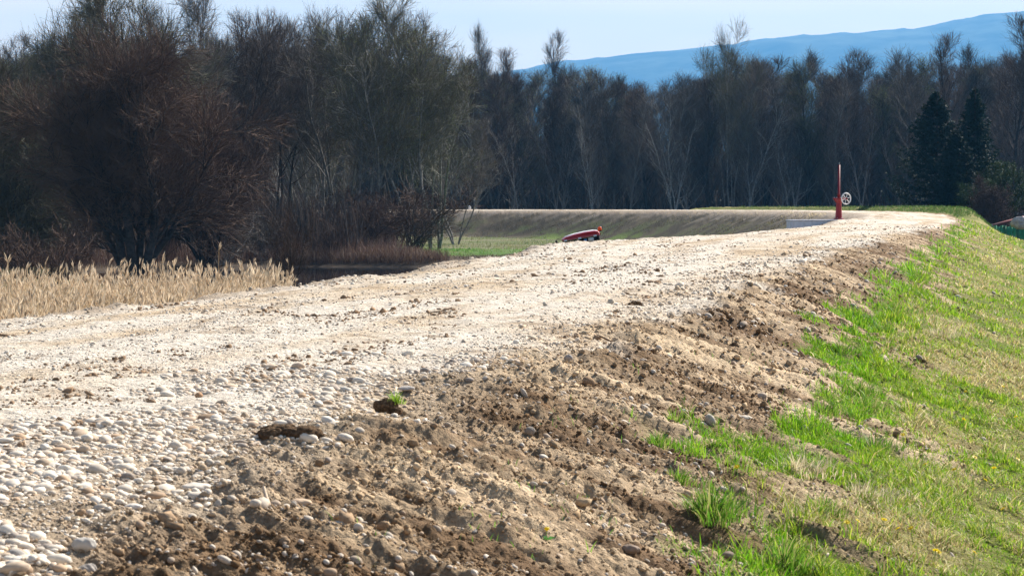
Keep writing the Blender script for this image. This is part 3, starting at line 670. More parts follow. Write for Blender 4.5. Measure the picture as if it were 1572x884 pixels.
T1('bare_tree', 'pale crooked tree at the front edge of the far wood', PM[0], 1120, 278, 78, 17.5, 1.9, .6)
T1('bare_tree', 'tall lilac brown tree behind the two spruces', PT[1], 1468, 262, 70, 22.5, 1.9, 1.15)
T1('bare_tree', 'very tall bare tree reaching the hill top at the right edge', PT[1], 1545, 255, 42, 22.5, 4.9, 1.2)
T1('bare_tree', 'second very tall bare tree at the right edge, just outside its neighbour', PT[3], 1590, 262, 50, 22.5, 3.0, 1.2)
# bare shrubs
def shrub(label, px, D, H, k=0, rz=0, cat='shrub', w_=1):
    s = H / 3.4; return tree('bare_shrub', label, cat, PB[k], at(px, D), D, s * w_, rz, None, s)
shrub('dark bare sapling shrub at the right-hand end of the reed bed', 446, 100, 4.2, 0, .3, w_=.38)
shrub('leaning bare shrub standing behind the left part of the reeds', 60, 97, 4.0, 0, 1.3)
shrub('bare shrub at the waterside under the pale-stemmed clump', 510, 151, 2.6, 0, 2.3)
shrub('tangled dark shrub at the foot of the pale-stemmed clump', 548, 158, 4.2, 0, 4.3, w_=1.3)
shrub('tangled shrub between the stems at the middle of the clump', 592, 162, 4.0, 0, 5.1, w_=1.2)
shrub('dark tangled thicket at the foot of the trees where the meadow begins', 612, 165, 5.2, 0, .7, w_=1.5)
shrub('dark thicket at the very right end of the clump beside the bright grass', 640, 170, 4.6, 0, 1.9, w_=1.1)
shrub('low dark shrub under the forked tree beside the reeds', 402, 150, 3.2, 1, 3.1, w_=1.3)
shrub('low dark shrub under the right flank of the russet willow', 340, 145, 4.2, 1, 2.1, w_=1.4)
shrub('small pale-twigged shrub on the bank between valve and spruces', 1372, 190, 2.6, 1, 2.0, w_=1.3)
shrub('second small pale-twigged shrub nearer the spruces', 1400, 192, 2.2, 1, 4.0, w_=1.3)
# undergrowth masses
m_ug = mat('undergrowth_stems', attr=True, rough=.9, trans=.15)
def stems_mass(name, label, x, y, h, wd, col, lean=.25, z=None):
    n = len(x); V, F4, F3, c = blades(x, y, h, wd, rng.uniform(0, lean, n) * 2, col, z=z)
    o = link(name, new_mesh(name, V, [F4, F3], m_ug, c)); tag(o, label, kind='stuff')
n = 26000; x = rng.uniform(-130, 130, n); y = rng.uniform(332, 400, n)
stems_mass('distant_wood', 'dense distant stems of the deep wood behind the front trees', x, y, rng.uniform(6, 19, n), rng.uniform(.06, .22, n), C(.06, .052, .048) * rng.uniform(.6, 1.5, (n, 1)), .12, z=np.full(n, -3.6))
n = 26000; x = rng.uniform(-100, 100, n); y = rng.uniform(284, 345, n)
stems_mass('forest_undergrowth', 'dark undergrowth filling the foot of the far wood', x, y, rng.uniform(1.5, 9, n), rng.uniform(.03, .08, n), C(.075, .062, .055) * rng.uniform(.6, 1.5, (n, 1)), z=np.full(n, -3.6))
n = 26000; D = rng.uniform(136, 168, n); px = rng.uniform(-120, 690, n); x = at(px, D); keep = (pond(x, D) > .02) & ~((px > 640 - (D - 140) * 1.5) & (D > 146)); x, y, px = x[keep], D[keep], px[keep]; n = len(x)
stems_mass('waterside_scrub', 'reddish brown dead stems and scrub along the pond bank', x, y, rng.uniform(.5, 1.9, n), rng.uniform(.012, .035, n), lerp3(C(.13, .07, .055) + 0 * x[:, None], C(.27, .20, .15), rng.uniform(0, 1, n) ** 2.2), .4)
n = 22000; D = rng.uniform(150, 262, n); px = rng.uniform(-120, 560, n); x = at(px, D); keep = (px < 470) | (D < 190); x, y = x[keep], D[keep]; n = len(x)
stems_mass('wood_undergrowth', 'dark undergrowth filling the near wood on the left', x, y, rng.uniform(1.5, 5.5, n), rng.uniform(.03, .08, n), C(.07, .055, .048) * rng.uniform(.6, 1.5, (n, 1)))
n = 16000; D = rng.uniform(146.5, 158, n); px = rng.uniform(430, 690, n); x = at(px, D); keep = (pond(x, D) > -.02) & (px < 690 - (D - 146) * 5 + 15 * rng.normal(size=n)); x, y = x[keep], D[keep]; n = len(x)
stems_mass('bank_sedge', 'brown sedge and dead stems at the edge of the pond', x, y, rng.uniform(.3, 1.1, n), rng.uniform(.015, .035, n), lerp3(C(.11, .06, .045) + 0 * x[:, None], C(.30, .22, .15), rng.uniform(0, 1, n) ** 2), .5)
# ------------------------------------------------------------------ reeds
m_reed = mat('dry_reed', attr=True, rough=.8, trans=.32, spec=.1)
def reeds(n, sel):
    y = rng.uniform(33, 92, n); x = rng.uniform(-32, -3, n); px = 786 + x / y * FPX; S, T = zone(x, y)
    edge = 436 + 22 * fbm(y / 3, y * 0, 501, 3) + rng.normal(0, 5, n); keep = (px < edge) & (px > -160) & (S < -9.4) & ((x + .27 * y) > -8) & (y < 76 + 6 * fbm(x / 3, x * 0, 502, 2)); x, y, S = x[keep], y[keep], S[keep]; n = len(x)
    z = np.maximum(gz(x, y, False), -3.75); h = rng.normal(1.5, .32, n) + .30 * fbm(x / 1.6, y / 2, 503, 3)
    a = rng.normal(1.2, 1.5, n); b = np.abs(rng.normal(.0, .11, n))      # leaning slightly one way
    top = np.stack([x + np.cos(a) * b * .9, y + np.sin(a) * b * .4, z + h], -1); P = np.stack([np.stack([x, y, z], -1), np.stack([x + np.cos(a) * b * .3, y, z + h * .6], -1), top], 1)
    c0 = lerp3(C(.36, .25, .14) + 0 * x[:, None], C(.68, .52, .33), rng.uniform(0, 1, n)); out_ = []
    V, F = ribbons(P, np.repeat(np.array([[.007, .006, .005]]), n, 0)); out_.append((V, F, np.repeat(c0, 6, 0)))
    # plume: drooping feather of three crossed blades
    hd = nrm(np.stack([np.cos(a) * .22, np.sin(a) * .2, np.ones(n)], -1)); L = rng.uniform(.22, .38, n)[:, None]
    for q in range(6):
        sp_ = rng.normal(0, .024, (n, 3)) * C(1, 1, .5); k0 = top - hd * L * rng.uniform(.1, .5, (n, 1)); k2 = k0 + hd * L * rng.uniform(.5, 1.0, (n, 1)) + sp_ + np.stack([np.cos(a) * .05, 0 * a, -.02 + 0 * a], -1)
        Pq = np.stack([k0, k0 * .45 + k2 * .55 + sp_ * .35, k2], 1); V, F = ribbons(Pq, np.repeat(np.array([[.004, .015, .003]]), n, 0) * rng.uniform(.6, 1.4, (n, 1)))
        cp = lerp3(C(.52, .38, .25) + 0 * x[:, None], C(.90, .74, .54), rng.uniform(0, 1, n)) * rng.uniform(.8, 1.1, (n, 1)); out_.append((V, F, np.repeat(cp, 6, 0)))
    for q in range(2):     # leaves
        t = rng.uniform(.35, .85, n)[:, None]; b0 = P[:, 0] * (1 - t) + top * t; g = rng.uniform(0, 6.28, n); Lf = rng.uniform(.25, .5, n)
        Pq = np.stack([b0, b0 + np.stack([np.cos(g) * Lf * .35, np.sin(g) * Lf * .35, Lf * .55], -1), b0 + np.stack([np.cos(g) * Lf * .75, np.sin(g) * Lf * .75, Lf * .45], -1)], 1)
        V, F = ribbons(Pq, np.repeat(np.array([[.008, .009, .002]]), n, 0)); out_.append((V, F, np.repeat(c0 * .95, 6, 0)))
    o = 0; Vs, Fs, Cs = [], [], []
    for V, F, c in out_: Vs.append(V); Fs.append(F + o); Cs.append(c); o += len(V)
    ob = link('reed_bed', new_mesh('reed_bed', np.concatenate(Vs), np.concatenate(Fs), m_reed, np.concatenate(Cs))); tag(ob, 'dense bed of dry straw coloured reeds with feathery heads', kind='stuff')
reeds(30000, None)

# ------------------------------------------------------------------ conifers and evergreens on the right
m_needle = mat('spruce_needles', (.016, .034, .022), .7, rnd=.2, trans=.1, spec=.2); m_thuja = mat('thuja_scales', (.04, .065, .02), .8, trans=.15, noise=.35, bscale=2)
m_russet = mat('russet_hedge_twigs', (.075, .045, .035), .9)
def spruce(H, Wd, seed, name, label, x, y, z):
    rg = np.random.default_rng(seed); t = thing(name, label, 'spruce tree', (x, y, z))
    p, r = stem(H, .2, 14, rg, wob=.01); V, F = tubes(p[None], r[None], 8); link('trunk', new_mesh('trunk', V, F, bark_dark, smooth=True), t)
    Bp, Br = [], []
    zz = .5
    while zz < H - .15:
        u = zz / H; Ln = Wd * (1 - u) ** .92 + .10; nb = int(rg.integers(10, 13)) if u < .92 else 5; zb = zz
        for k in range(nb):
            a = rg.uniform(0, 6.28); L = Ln * rg.uniform(.7, 1.12); q = np.linspace(0, 1, 7)
            dr = -.10 - .50 * (1 - u); zc = zz + L * (dr * q + (.62 * (1 - u) + .18) * q ** 2.4) + .35 * u * L * q
            Bp.append(np.stack([np.cos(a) * L * q, np.sin(a) * L * q, zc], -1)); Br.append(np.linspace(.03, .008, 7))
        zz += rg.uniform(.50, .66) * (1 - .5 * u)
    Bp, Br = np.array(Bp), np.array(Br); bv = tubes(Bp, Br, 3)
    Ld = np.linalg.norm(Bp[:, -1] - Bp[:, 0], axis=1)
    tw = grow(Bp, Br, 22, .10, 1, lambda t, u: u * np.minimum(.62, .08 + .26 * Ld)[:, None] * (1.15 - .7 * t), 55, -.05, 4, rg, .08, .5)
    q0 = tw[0][:, :1]; d0 = tw[0] - q0; d0[..., 2] = d0[..., 2] * .3 - .22 * np.linalg.norm(d0[..., :2], axis=-1); tw = (q0 + d0, tw[1])
    tw2 = grow(*tw, 5, .1, 1, lambda t, u: u * .20, 50, -.08, 3, rg, .1, .5)
    V, F = join([bv, ribbons(tw[0], np.repeat(np.array([[.036, .042, .034, .012]]), len(tw[0]), 0), rg), ribbons(tw2[0], np.repeat(np.array([[.028, .030, .008]]), len(tw2[0]), 0), rg)])
    link('crown', new_mesh('crown', V, F, m_needle), t)
spruce(13.2, 6.0, 61, 'spruce', 'large dark spruce with drooping boughs right of the red valve', at(1434, 180), 180, -3.5)
spruce(13.0, 3.9, 62, 'spruce', 'narrower dark spruce just right of the large one', at(1494, 178), 178, -3.0)
spruce(9.6, 3.8, 63, 'spruce', 'shorter spruce filling the gap between the two tall ones', at(1468, 174), 174, -3.2)
def evergreen(name, label, cat, x, y, z, H, W, seed, m, n=26000, ls=.07):
    rg = np.random.default_rng(seed); t = thing(name, label, cat, (x, y, z))
    ps = [stem(H * rg.uniform(.6, .9), .08, 9, rg, lean=(math.cos(a) * .22, math.sin(a) * .22), wob=.05) for a in range(5)]; P = np.array([q[0] for q in ps]); Rr = np.array([q[1] for q in ps])
    V, F = tubes(P, Rr, 6); link('trunk', new_mesh('trunk', V, F, bark_dark, smooth=True), t)
    l1 = grow(P, Rr, 26, .04, .98, lambda t, u: W * (1 - t) ** .55 * 1.1 * u + .25, 58, .16, 6, rg, .1, .5); l2 = grow(*l1, 9, .2, 1, lambda t, u: .7 * u, 40, .12, 4, rg, .15, .5)
    i = rg.integers(0, len(l2[0]), n); f = rg.uniform(0, 1, (n, 1)); b = l2[0][i, 1] * (1 - f) + l2[0][i, 3] * f + rg.normal(0, .09, (n, 3))
    u = nrm(rg.normal(size=(n, 3)) + C(0, 0, .8)) * ls; v = nrm(np.cross(u, rg.normal(size=(n, 3)))) * ls * .45; lv = np.stack([b - u, b + v, b + u, b - v], 1).reshape(-1, 3)
    V, F = join([tubes(l1[0], np.maximum(l1[1], .008), 3), tubes(l2[0], np.maximum(l2[1], .006), 3), (lv, np.arange(n * 4).reshape(-1, 4))]); link('crown', new_mesh('crown', V, F, m), t)
evergreen('thuja', 'broad olive green evergreen right of the narrow spruce', 'evergreen tree', at(1534, 176), 176, -3.4, 8.8, 3.1, 71, m_thuja)
evergreen('thuja', 'small bright green topped evergreen between spruce and russet bush', 'evergreen tree', at(1502, 172), 172, -3.4, 6.3, 1.3, 72, m_thuja, 14000)
evergreen('russet_bush', 'round russet brown bush in front of the evergreens above the fence', 'bush', at(1520, 168), 168, -3.3, 5.9, 2.5, 73, m_russet, 26000, .05)

# ------------------------------------------------------------------ red sluice valve on its concrete headwall
m_red = mat('red_paint', (.24, .006, .010), .5, noise=.15, bscale=9, spec=.5); m_wht = mat('white_paint', (.78, .77, .76), .45, noise=.06, bscale=12); m_con = mat('pale_concrete', (.74, .72, .73), .9, noise=.14, bscale=5, bump=.006)
m_blk = mat('black_rubber', (.02, .02, .02), .7); m_steel = mat('galvanised_steel', (.35, .36, .37), .45, metal=.7)
VX, VY = at(1287, 80), 80.0; VZ = .055
hw = thing('headwall', 'pale concrete headwall beside the track under the red valve', 'concrete wall', ((VX + 9.95) / 2, 79.6, 0), (0, 0, R(18)))
MB().box((.20, 0, -1.35), (2.15, .42, 2.8)).build('wall', m_con, hw, bevel=.02)
MB().box((.20, 0, .0525), (2.2, .47, .05)).build('coping', m_con, hw, bevel=.012)
# upright of the wall stays in the inner slope
vt = thing('sluice_valve', 'red sluice valve with tall stem pipe and white handwheel', 'valve', (VX, 79.95, .082))
b = MB(); b.lathe([(.0, 0), (.19, 0), (.19, .035), (.135, .04), (.13, .05), (.105, .45), (.10, .62), (.0, .62)], n=20); b.build('pedestal', m_red, vt, smooth=False, bevel=.004)
b = MB()
for k in range(6): a = k * 1.047; b.lathe([(0, .035), (.016, .035), (.016, .06), (0, .06)], (.155 * math.cos(a), .155 * math.sin(a), 0), n=6)
b.build('flange_bolts', m_steel, vt)
b = MB(); b.lathe([(0, .60), (.10, .60), (.125, .64), (.20, .74), (.215, .76), (.215, .80), (.20, .80), (0, .80)], n=20); gh = b.build('gear_housing', m_red, vt, bevel=.004)
b = MB()
for k in range(8): a = k * .785 + .2; b.lathe([(0, .80), (.014, .80), (.014, .822), (0, .822)], (.185 * math.cos(a), .185 * math.sin(a), 0), n=6)
b.build('cover_bolts', m_wht, gh)
b = MB(); b.lathe([(0, .80), (.055, .80), (.052, .95), (.044, .96), (.040, 2.02), (0, 2.02)], (-.0, 0, 0), n=14); b.build('stem_cover', m_red, vt, smooth=False)
b = MB(); b.lathe([(0, 2.02), (.014, 2.02), (.014, 2.10), (0, 2.10)], n=10); b.build('stem_tip', m_steel, vt)
# shaft to the side then the handwheel, its face turned to the track
MW = Matrix.Rotation(R(28), 3, 'Z') @ Matrix.Rotation(R(90), 3, 'X')
wc = np.array((.24, -.20, .77))
b = MB(); b.tube([(.05, -.04, .71), (.12, -.10, .74), tuple(wc)], .024, 8); b.build('wheel_shaft', m_red, vt)
b = MB(); b.torus((0, 0, 0), .205, .022, 36, 8, M=MW); hwv = b.build('handwheel', m_wht, vt, smooth=True, loc=tuple(wc))
b = MB()
for k in range(3):
    a = k * math.pi / 3 + .26; d = np.array(MW @ Vector((math.cos(a) * .2, math.sin(a) * .2, 0))); b.tube([tuple(-d), (0, 0, 0), tuple(d)], .014, 6)
b.build('spokes', m_wht, hwv)
MB().lathe([(0, -.035), (.04, -.035), (.04, .035), (0, .035)], n=12, M=MW).build('hub', m_red, hwv)

# ------------------------------------------------------------------ small red tractor parked on the inner slope
TX, TY = at(899, 60), 60.0
tz = g1(TX, TY)
tr = thing('tractor', 'small red tractor with orange beacon, showing above the far edge of the track', 'tractor', (TX + .15, TY, -.08 - 1.88), (0, R(-9.5), 0), None, .88)
m_tred = mat('tractor_red', (.40, .010, .03), .28, spec=.6); m_glass = mat('cab_glass', (.02, .025, .03), .06, spec=.7); m_or = mat('orange_lens', (.85, .14, .01), .2, trans=.3, spec=.5); m_lens = mat('lamp_glass', (.75, .78, .8), .15, spec=.6)
def fender_box(b, c, d): return b.box(c, d)
# cab seen from behind: width along x, nose points away (+y)
b = MB(); P_ = []
prof = np.array([(-.60, 2.00), (-.595, 2.045), (-.50, 2.10), (-.2, 2.145), (.15, 2.165), (.45, 2.16), (.57, 2.13), (.605, 2.07), (.60, 2.0)])
V = []; ys = [(-.62, .90), (-.56, 1.), (.5, 1.), (.62, .93)]
for yy, sc_ in ys:
    for px_, pz_ in prof: V.append((px_ * (.96 + .04 * (sc_ == 1)), yy, 2.0 + (pz_ - 2.0) * sc_))
m_ = len(prof); F = [(k * m_ + i, k * m_ + i + 1, (k + 1) * m_ + i + 1, (k + 1) * m_ + i) for k in range(3) for i in range(m_ - 1)] + [(k * m_ + m_ - 1, k * m_, (k + 1) * m_, (k + 1) * m_ + m_ - 1) for k in range(3)]
b.add(V, F); 
ends = [[0, i, i + 1] for i in range(1, m_ - 1)] + [[3 * m_, 3 * m_ + i + 1, 3 * m_ + i] for i in range(1, m_ - 1)]; b.f3.append(np.array(ends))
roof = b.build('cab_roof', m_tred, tr, bevel=.008)
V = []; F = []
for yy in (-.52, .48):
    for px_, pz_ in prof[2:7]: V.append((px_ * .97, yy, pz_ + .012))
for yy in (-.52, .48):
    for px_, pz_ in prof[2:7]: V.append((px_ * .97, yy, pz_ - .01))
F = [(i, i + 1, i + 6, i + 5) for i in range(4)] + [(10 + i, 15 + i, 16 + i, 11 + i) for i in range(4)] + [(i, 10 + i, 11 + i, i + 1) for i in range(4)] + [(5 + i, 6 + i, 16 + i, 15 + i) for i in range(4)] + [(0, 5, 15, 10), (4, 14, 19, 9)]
MB().add(V, F).build('roof_highlight', m_wht, roof)  # thin white sheet laid on to stand for the bright sheen along the red roof
for lx in (-.50, -.05, .44): MB().box((lx, -.63, 2.0), (.10, .05, .05)).build('work_light', m_lens, roof, bevel=.006)
for sx in (-.55, .55):
    for sy in (-.56, .56): MB().box((sx, sy, 1.45), (.055, .055, 1.08)).build('cab_post', m_blk, tr)
MB().box((0, -.575, 1.50), (1.04, .012, .92)).build('rear_window', m_glass, tr)
MB().box((0, .575, 1.50), (1.04, .012, .92)).build('windscreen', m_glass, tr)
for sx in (-.565, .565): MB().box((sx, 0, 1.50), (.012, 1.06, .92)).build('side_window', m_glass, tr)
MB().box((.30, -.60, 1.90), (.17, .012, .12)).build('plate', m_wht, tr); MB().box((.12, -.60, 1.90), (.09, .012, .10)).build('sticker', mat('blue_sticker', (.12, .25, .5), .4), tr)
b = MB(); b.lathe([(0, 0), (.055, 0), (.055, .03), (.05, .035), (0, .035)], n=14); bc = b.build('beacon', m_blk, tr, loc=(.63, -.35, 2.10))
MB().lathe([(0, .03), (.062, .03), (.066, .08), (.055, .13), (.03, .15), (0, .155)], n=16).build('beacon_lens', m_or, bc, smooth=True)
MB().tube([(.585, -.35, 1.98), (.63, -.35, 2.02), (.63, -.35, 2.10)], .012, 6).build('beacon_arm', m_blk, tr)
MB().tube([(-.74, -.2, .9), (-.74, -.2, 1.85), (-.79, -.2, 2.04)], [.035, .035, .035], 10).build('exhaust_pipe', m_blk, tr)
MB().box((0, .1, .78), (1.0, 1.5, .42)).build('body', m_tred, tr, bevel=.03)
b = MB(); b.box((0, 1.45, .95), (.62, 1.35, .62), taper=.85); b.build('bonnet', m_tred, tr, bevel=.05)
for sx in (-.62, .62):
    b = MB(); Mx = Matrix.Rotation(R(90), 3, 'Y'); b.lathe([(.30, -.14), (.55, -.15), (.60, -.10), (.60, .10), (.55, .15), (.30, .14)], n=26, M=Mx); wh = b.build('wheel', m_blk, tr, loc=(sx, -.1, .58)); MB().lathe([(0, -.08), (.30, -.10), (.30, .10), (0, .08)], n=20, M=Mx).build('rim', m_wht, wh)
    b = MB(); b.lathe([(.2, -.1), (.36, -.1), (.39, -.06), (.39, .06), (.36, .1), (.2, .1)], n=22, M=Mx); wh = b.build('wheel', m_blk, tr, loc=(sx * .9, 1.75, .38)); MB().lathe([(0, -.06), (.20, -.07), (.20, .07), (0, .06)], n=18, M=Mx).build('rim', m_wht, wh)
    MB().box((sx, -.1, 1.24), (.32, 1.0, .05)).build('mudguard', m_tred, tr, bevel=.01)

# ------------------------------------------------------------------ fence, shed, tarpaulin, markers
def gp(px, D): x = at(px, D); return x, D
m_gp = [mat('green_board_paint', (.025, .22, .10), .6, noise=.3, bscale=4), mat('dark_green_board_paint', (.02, .13, .06), .6, noise=.3, bscale=4)]
fx, fy = gp(1546, 160); fz = g1(fx, fy)
ft = thing('board_fence', 'bright green board fence at the foot of the slope at the right edge', 'fence', (fx, fy, -3.5))
nb = 20
for k in range(nb):
    xx = -1.1 + k * .235; hh = 2.28 + .06 * math.sin(k * 2.3); MB().box((xx, 0, hh / 2), (.215, .03, hh)).build('board', m_gp[0 if k % 4 else 1], ft)
for zz in (.5, 1.9): MB().box((1.1, .045, zz), (4.6, .05, .09)).build('rail', m_gp[1], ft)
for xx in (-1.15, 1.1, 3.4): MB().box((xx, .1, 1.2), (.1, .1, 2.4)).build('post', m_gp[1], ft)
hx, hy = gp(1580, 176)
sh = thing('shed', 'turquoise garden shed with low roof beyond the green fence', 'shed', (hx + 2.1, hy, -3.4))
MB().box((0, 0, 1.7), (4.2, 3.6, 3.4)).build('wall', mat('turquoise_boards', (.03, .22, .19), .7, noise=.2, bscale=3), sh)
b = MB(); b.add([(-2.4, -2.1, 3.3), (2.4, -2.1, 3.3), (2.4, 2.1, 3.3), (-2.4, 2.1, 3.3), (-2.4, 0, 4.1), (2.4, 0, 4.1)], [(0, 1, 5, 4), (2, 3, 4, 5)]); b.f3.append(np.array([[0, 4, 3], [1, 2, 5]])); b.f4.append(np.array([[3, 2, 1, 0]])); rf = b.build('roof', mat('shed_roof_felt', (.06, .055, .05), .9), sh)
MB().box((.4, -1.815, 1.1), (.95, .03, 2.1)).build('door', m_gp[1], sh); MB().box((-1.2, -1.815, 1.9), (.8, .03, .8)).build('window', m_glass, sh)
lx, ly = gp(1548, 163.5)
ln = thing('lean_to', 'low dark red lean-to roof rising behind the green fence', 'lean-to', (lx - .4, ly, -3.5)); m_lr = mat('dark_red_sheet', (.13, .03, .03), .6, noise=.3, bscale=3)
MB().box((.5, 0, 2.62), (2.9, 1.9, .07), ry=R(-15)).build('roof', m_lr, ln)
for px_ in (-.7, 1.7):
    for py_ in (-.8, .8): MB().box((px_, py_, 1.15 + .135 * (px_ + .7)), (.1, .1, 2.3 + .27 * (px_ + .7))).build('post', m_lr, ln)
def tarp(name, label, x, y, z, W, H, Dp, m, seed):
    rg = np.random.default_rng(seed); V, F = ico(4); s_ = 1 + .16 * fbm(V[:, 0] * 2 + seed, V[:, 1] * 2 + V[:, 2] * 3, seed, 4) + .05 * fbm(V[:, 0] * 9, V[:, 2] * 2, seed + 1, 3)
    V = V * s_[:, None] * C(W / 2, Dp / 2, H / 2); V[:, 2] = np.maximum(V[:, 2], -H * .5); V[:, :2] *= (1 + .25 * np.clip(-V[:, 2:3] / H, 0, 1)); V[:, 2] += H / 2
    o = link(name, new_mesh(name, V, F, m, smooth=True), loc=(x, y, z)); tag(o, label, 'tarpaulin'); return o
m_tarp = mat('pale_sheet', (.42, .37, .34), .6, noise=.3, bscale=2.5, bump=.05)
tx, ty = gp(1566, 157.5); tarp('tarpaulin', 'crumpled pale sheet bulging over the top of the green fence', tx, ty, -1.45, 1.3, .95, 1.0, m_tarp, 901)
tarp('tarpaulin', 'crumpled grey sheet hanging to the ground at the right end of the green fence', tx + 1.0, ty - .8, -3.5, 1.35, 2.75, 1.1, mat('grey_sheet', (.25, .25, .27), .6, noise=.3, bscale=2.5, bump=.05), 905)
def post(name, label, cat, px, D, H, w_, m, zoff=0):
    x, y = gp(px, D); t = thing(name, label, cat, (x, y, g1(x, y) - .1 + zoff)); MB().box((0, 0, H / 2 + .05), (w_, w_, H + .1)).build('shaft', m, t, bevel=.01); MB().box((0, 0, H + .12), (w_ * .92, w_ * .92, .05), taper=.3).build('cap', m, t); return t
post('marker_post', 'short white marker post in front of the green fence', 'post', 1562, 148, .62, .15, m_wht)
post('marker_stone', 'small white marker stone on top of the far levee beside the thin pole', 'marker', 721, 251, .42, .32, m_wht)
x, y = gp(729, 250); t = thing('pole', 'thin grey pole standing on the far levee beside the white marker stone', 'pole', (x, y, g1(x, y))); MB().tube([(0, 0, -.1), (0, 0, 1.35)], .035, 8).build('shaft', m_steel, t); MB().lathe([(0, 1.33), (.06, 1.33), (.06, 1.42), (0, 1.44)], n=10).build('cap', m_wht, t)

# ------------------------------------------------------------------ things lying on the track and the shoulder
def onground(px, py):
    """where the sight line through a spot of the photograph meets the ground: a place in the world"""
    d = np.linspace(4.5, 130, 9000); x = (px - 786) / FPX * d; z = height(x, d, False)[0]; i = int(np.argmax(z > EYE - (py - 303) / FPX * d)); return float(x[i]), float(d[i])
def rock(name, label, cat, px, py, wpx, hpx, col, seed=0, ang=.07, flat=None, rz=None, smooth=True, sub=3, m=None, deep=.7, parent=None):
    x, y = onground(px, py); s = y / FPX; W, Hh = wpx * s / 2, hpx * s / 2; rg = np.random.default_rng(seed + 1000)
    V = ico(sub)[0].copy(); F = ico(sub)[1]
    for _ in range(7): d = nrm(rg.normal(size=3)); V = V * (1 + ang * 1.6 * np.tanh(3 * ((V @ d) - .2))[:, None] * rg.uniform(-1, 1))
    V = V * (1 + ang * .8 * fbm(V[:, 0] * 2.3 + V[:, 2], V[:, 1] * 2.3 + seed, seed, 4))[:, None]
    V = V / np.abs(V).max(0); V = V * C(W, W * deep, Hh)
    mm_ = m or mat(name + '_stone', col, .85, noise=.18, bscale=40, bump=.002, spec=.2)
    o = link(name, new_mesh(name, V, F, mm_, smooth=smooth), loc=(x, y, g1(x, y) + Hh * .45), rot=(0, 0, rg.uniform(-.3, .3) if rz is None else rz)); tag(o, label, cat); return o
rock('boulder', 'round smooth grey stone at the bottom left corner of the track', 'stone', 18, 858, 40, 34, (.36, .33, .29), 1, .03)
rock('rock', 'angular pale grey rock right of the round stone in the bottom left corner', 'stone', 118, 848, 52, 30, (.42, .38, .33), 2, .14)
rock('rock', 'second angular rock leaning on the pale one in the bottom left corner', 'stone', 128, 866, 34, 26, (.34, .30, .26), 3, .16)
rock('stone', 'small ochre brown stone standing alone on the pale track', 'stone', 304, 611, 13, 12, (.42, .25, .14), 4, .06)
rock('stone', 'grey brown pointed stone on the pebbles near the sod clod', 'stone', 338, 628, 22, 20, (.30, .24, .18), 5, .14)
rock('stone', 'long flat white stone at the edge of the pebbles', 'stone', 300, 748, 52, 20, (.60, .53, .44), 6, .10, rz=-.1)
rock('stone', 'squared white stone left of the long flat one', 'stone', 200, 775, 36, 14, (.58, .52, .45), 7, .12)
rock('stone', 'flat grey stone lying just right of the sod clod', 'stone', 622, 612, 30, 12, (.40, .36, .32), 8, .1)
rock('stone', 'tan stone on the shoulder line above the sod clod', 'stone', 667, 580, 20, 10, (.42, .30, .20), 9, .08)
rock('stone', 'white stone beside the dark earth clod', 'stone', 495, 687, 24, 11, (.62, .57, .52), 10, .1)
rock('stone', 'bright oval pebble lying above the dark earth clod', 'stone', 430, 659, 22, 9, (.64, .57, .48), 11, .06)
rock('stone', 'orange tinted stone bedded in the brown shoulder', 'stone', 460, 778, 40, 15, (.50, .36, .24), 12, .08, rz=-.5)
rock('stone', 'dark rounded stone half buried in the middle of the shoulder', 'stone', 815, 672, 20, 17, (.26, .22, .18), 13, .07)
rock('stone', 'flat brown stone at the bottom of the shoulder right of the weed', 'stone', 972, 860, 32, 15, (.26, .19, .14), 14, .1, rz=-.4)
rock('stone', 'flat dark stone at the bottom of the shoulder beside the grass', 'stone', 1115, 872, 30, 16, (.24, .18, .13), 15, .1, rz=-.4)
rock('stone', 'grey round stone on the rim where the shoulder drops away', 'stone', 872, 560, 15, 12, (.33, .29, .26), 16, .07)
rock('stone', 'pale angular stone in the streaks below the middle of the track', 'stone', 1148, 658, 24, 9, (.52, .45, .36), 17, .1)
rock('stone', 'tapered tan stone on the far rim of the track before the reeds', 'stone', 108, 482, 15, 6, (.42, .33, .24), 18, .1)
m_dk = mat('dark_damp_earth', (.10, .064, .038), 1, noise=.6, bscale=80, bump=.012, spec=.05)
def clod(label, px, py, wpx, hpx, seed, m, n=26):
    x, y = onground(px, py); s = y / FPX; W, Hh = wpx * s / 2, hpx * s; rg = np.random.default_rng(seed); B = MB(); I = ico(2)
    for k in range(n):
        c = C(rg.uniform(-.85, .85), rg.uniform(-.6, .6), 0); r = rg.uniform(.16, .42); hh = (1 - .8 * abs(c[0])) * rg.uniform(.2, .75); V = I[0] * (1 + rg.normal(0, .10, (len(I[0]), 1))) * C(r * W * 1.1, r * W * .8, r * Hh * 1.1) + C(c[0] * W, c[1] * W * .6, hh * Hh * .8); B.add(V, I[1])
    tag(B.build('earth_clod', m, None, loc=(x, y, g1(x, y))), label, 'clod')
m_rt = mat('root_clod_earth', (.20, .13, .07), 1, noise=.5, bscale=30, bump=.02)
clod('long ragged clod of dark earth where the pebbles meet the shoulder', 442, 688, 86, 24, 21, m_dk, 40)
clod('brown clod of earth and roots on the far rim before the reeds', 380, 441, 38, 13, 22, m_rt)
clod('small dark clod in the middle of the shoulder', 975, 470, 20, 8, 23, m_dk)
clod('dark clod below the grey rim stone', 1128, 540, 22, 11, 24, m_dk)
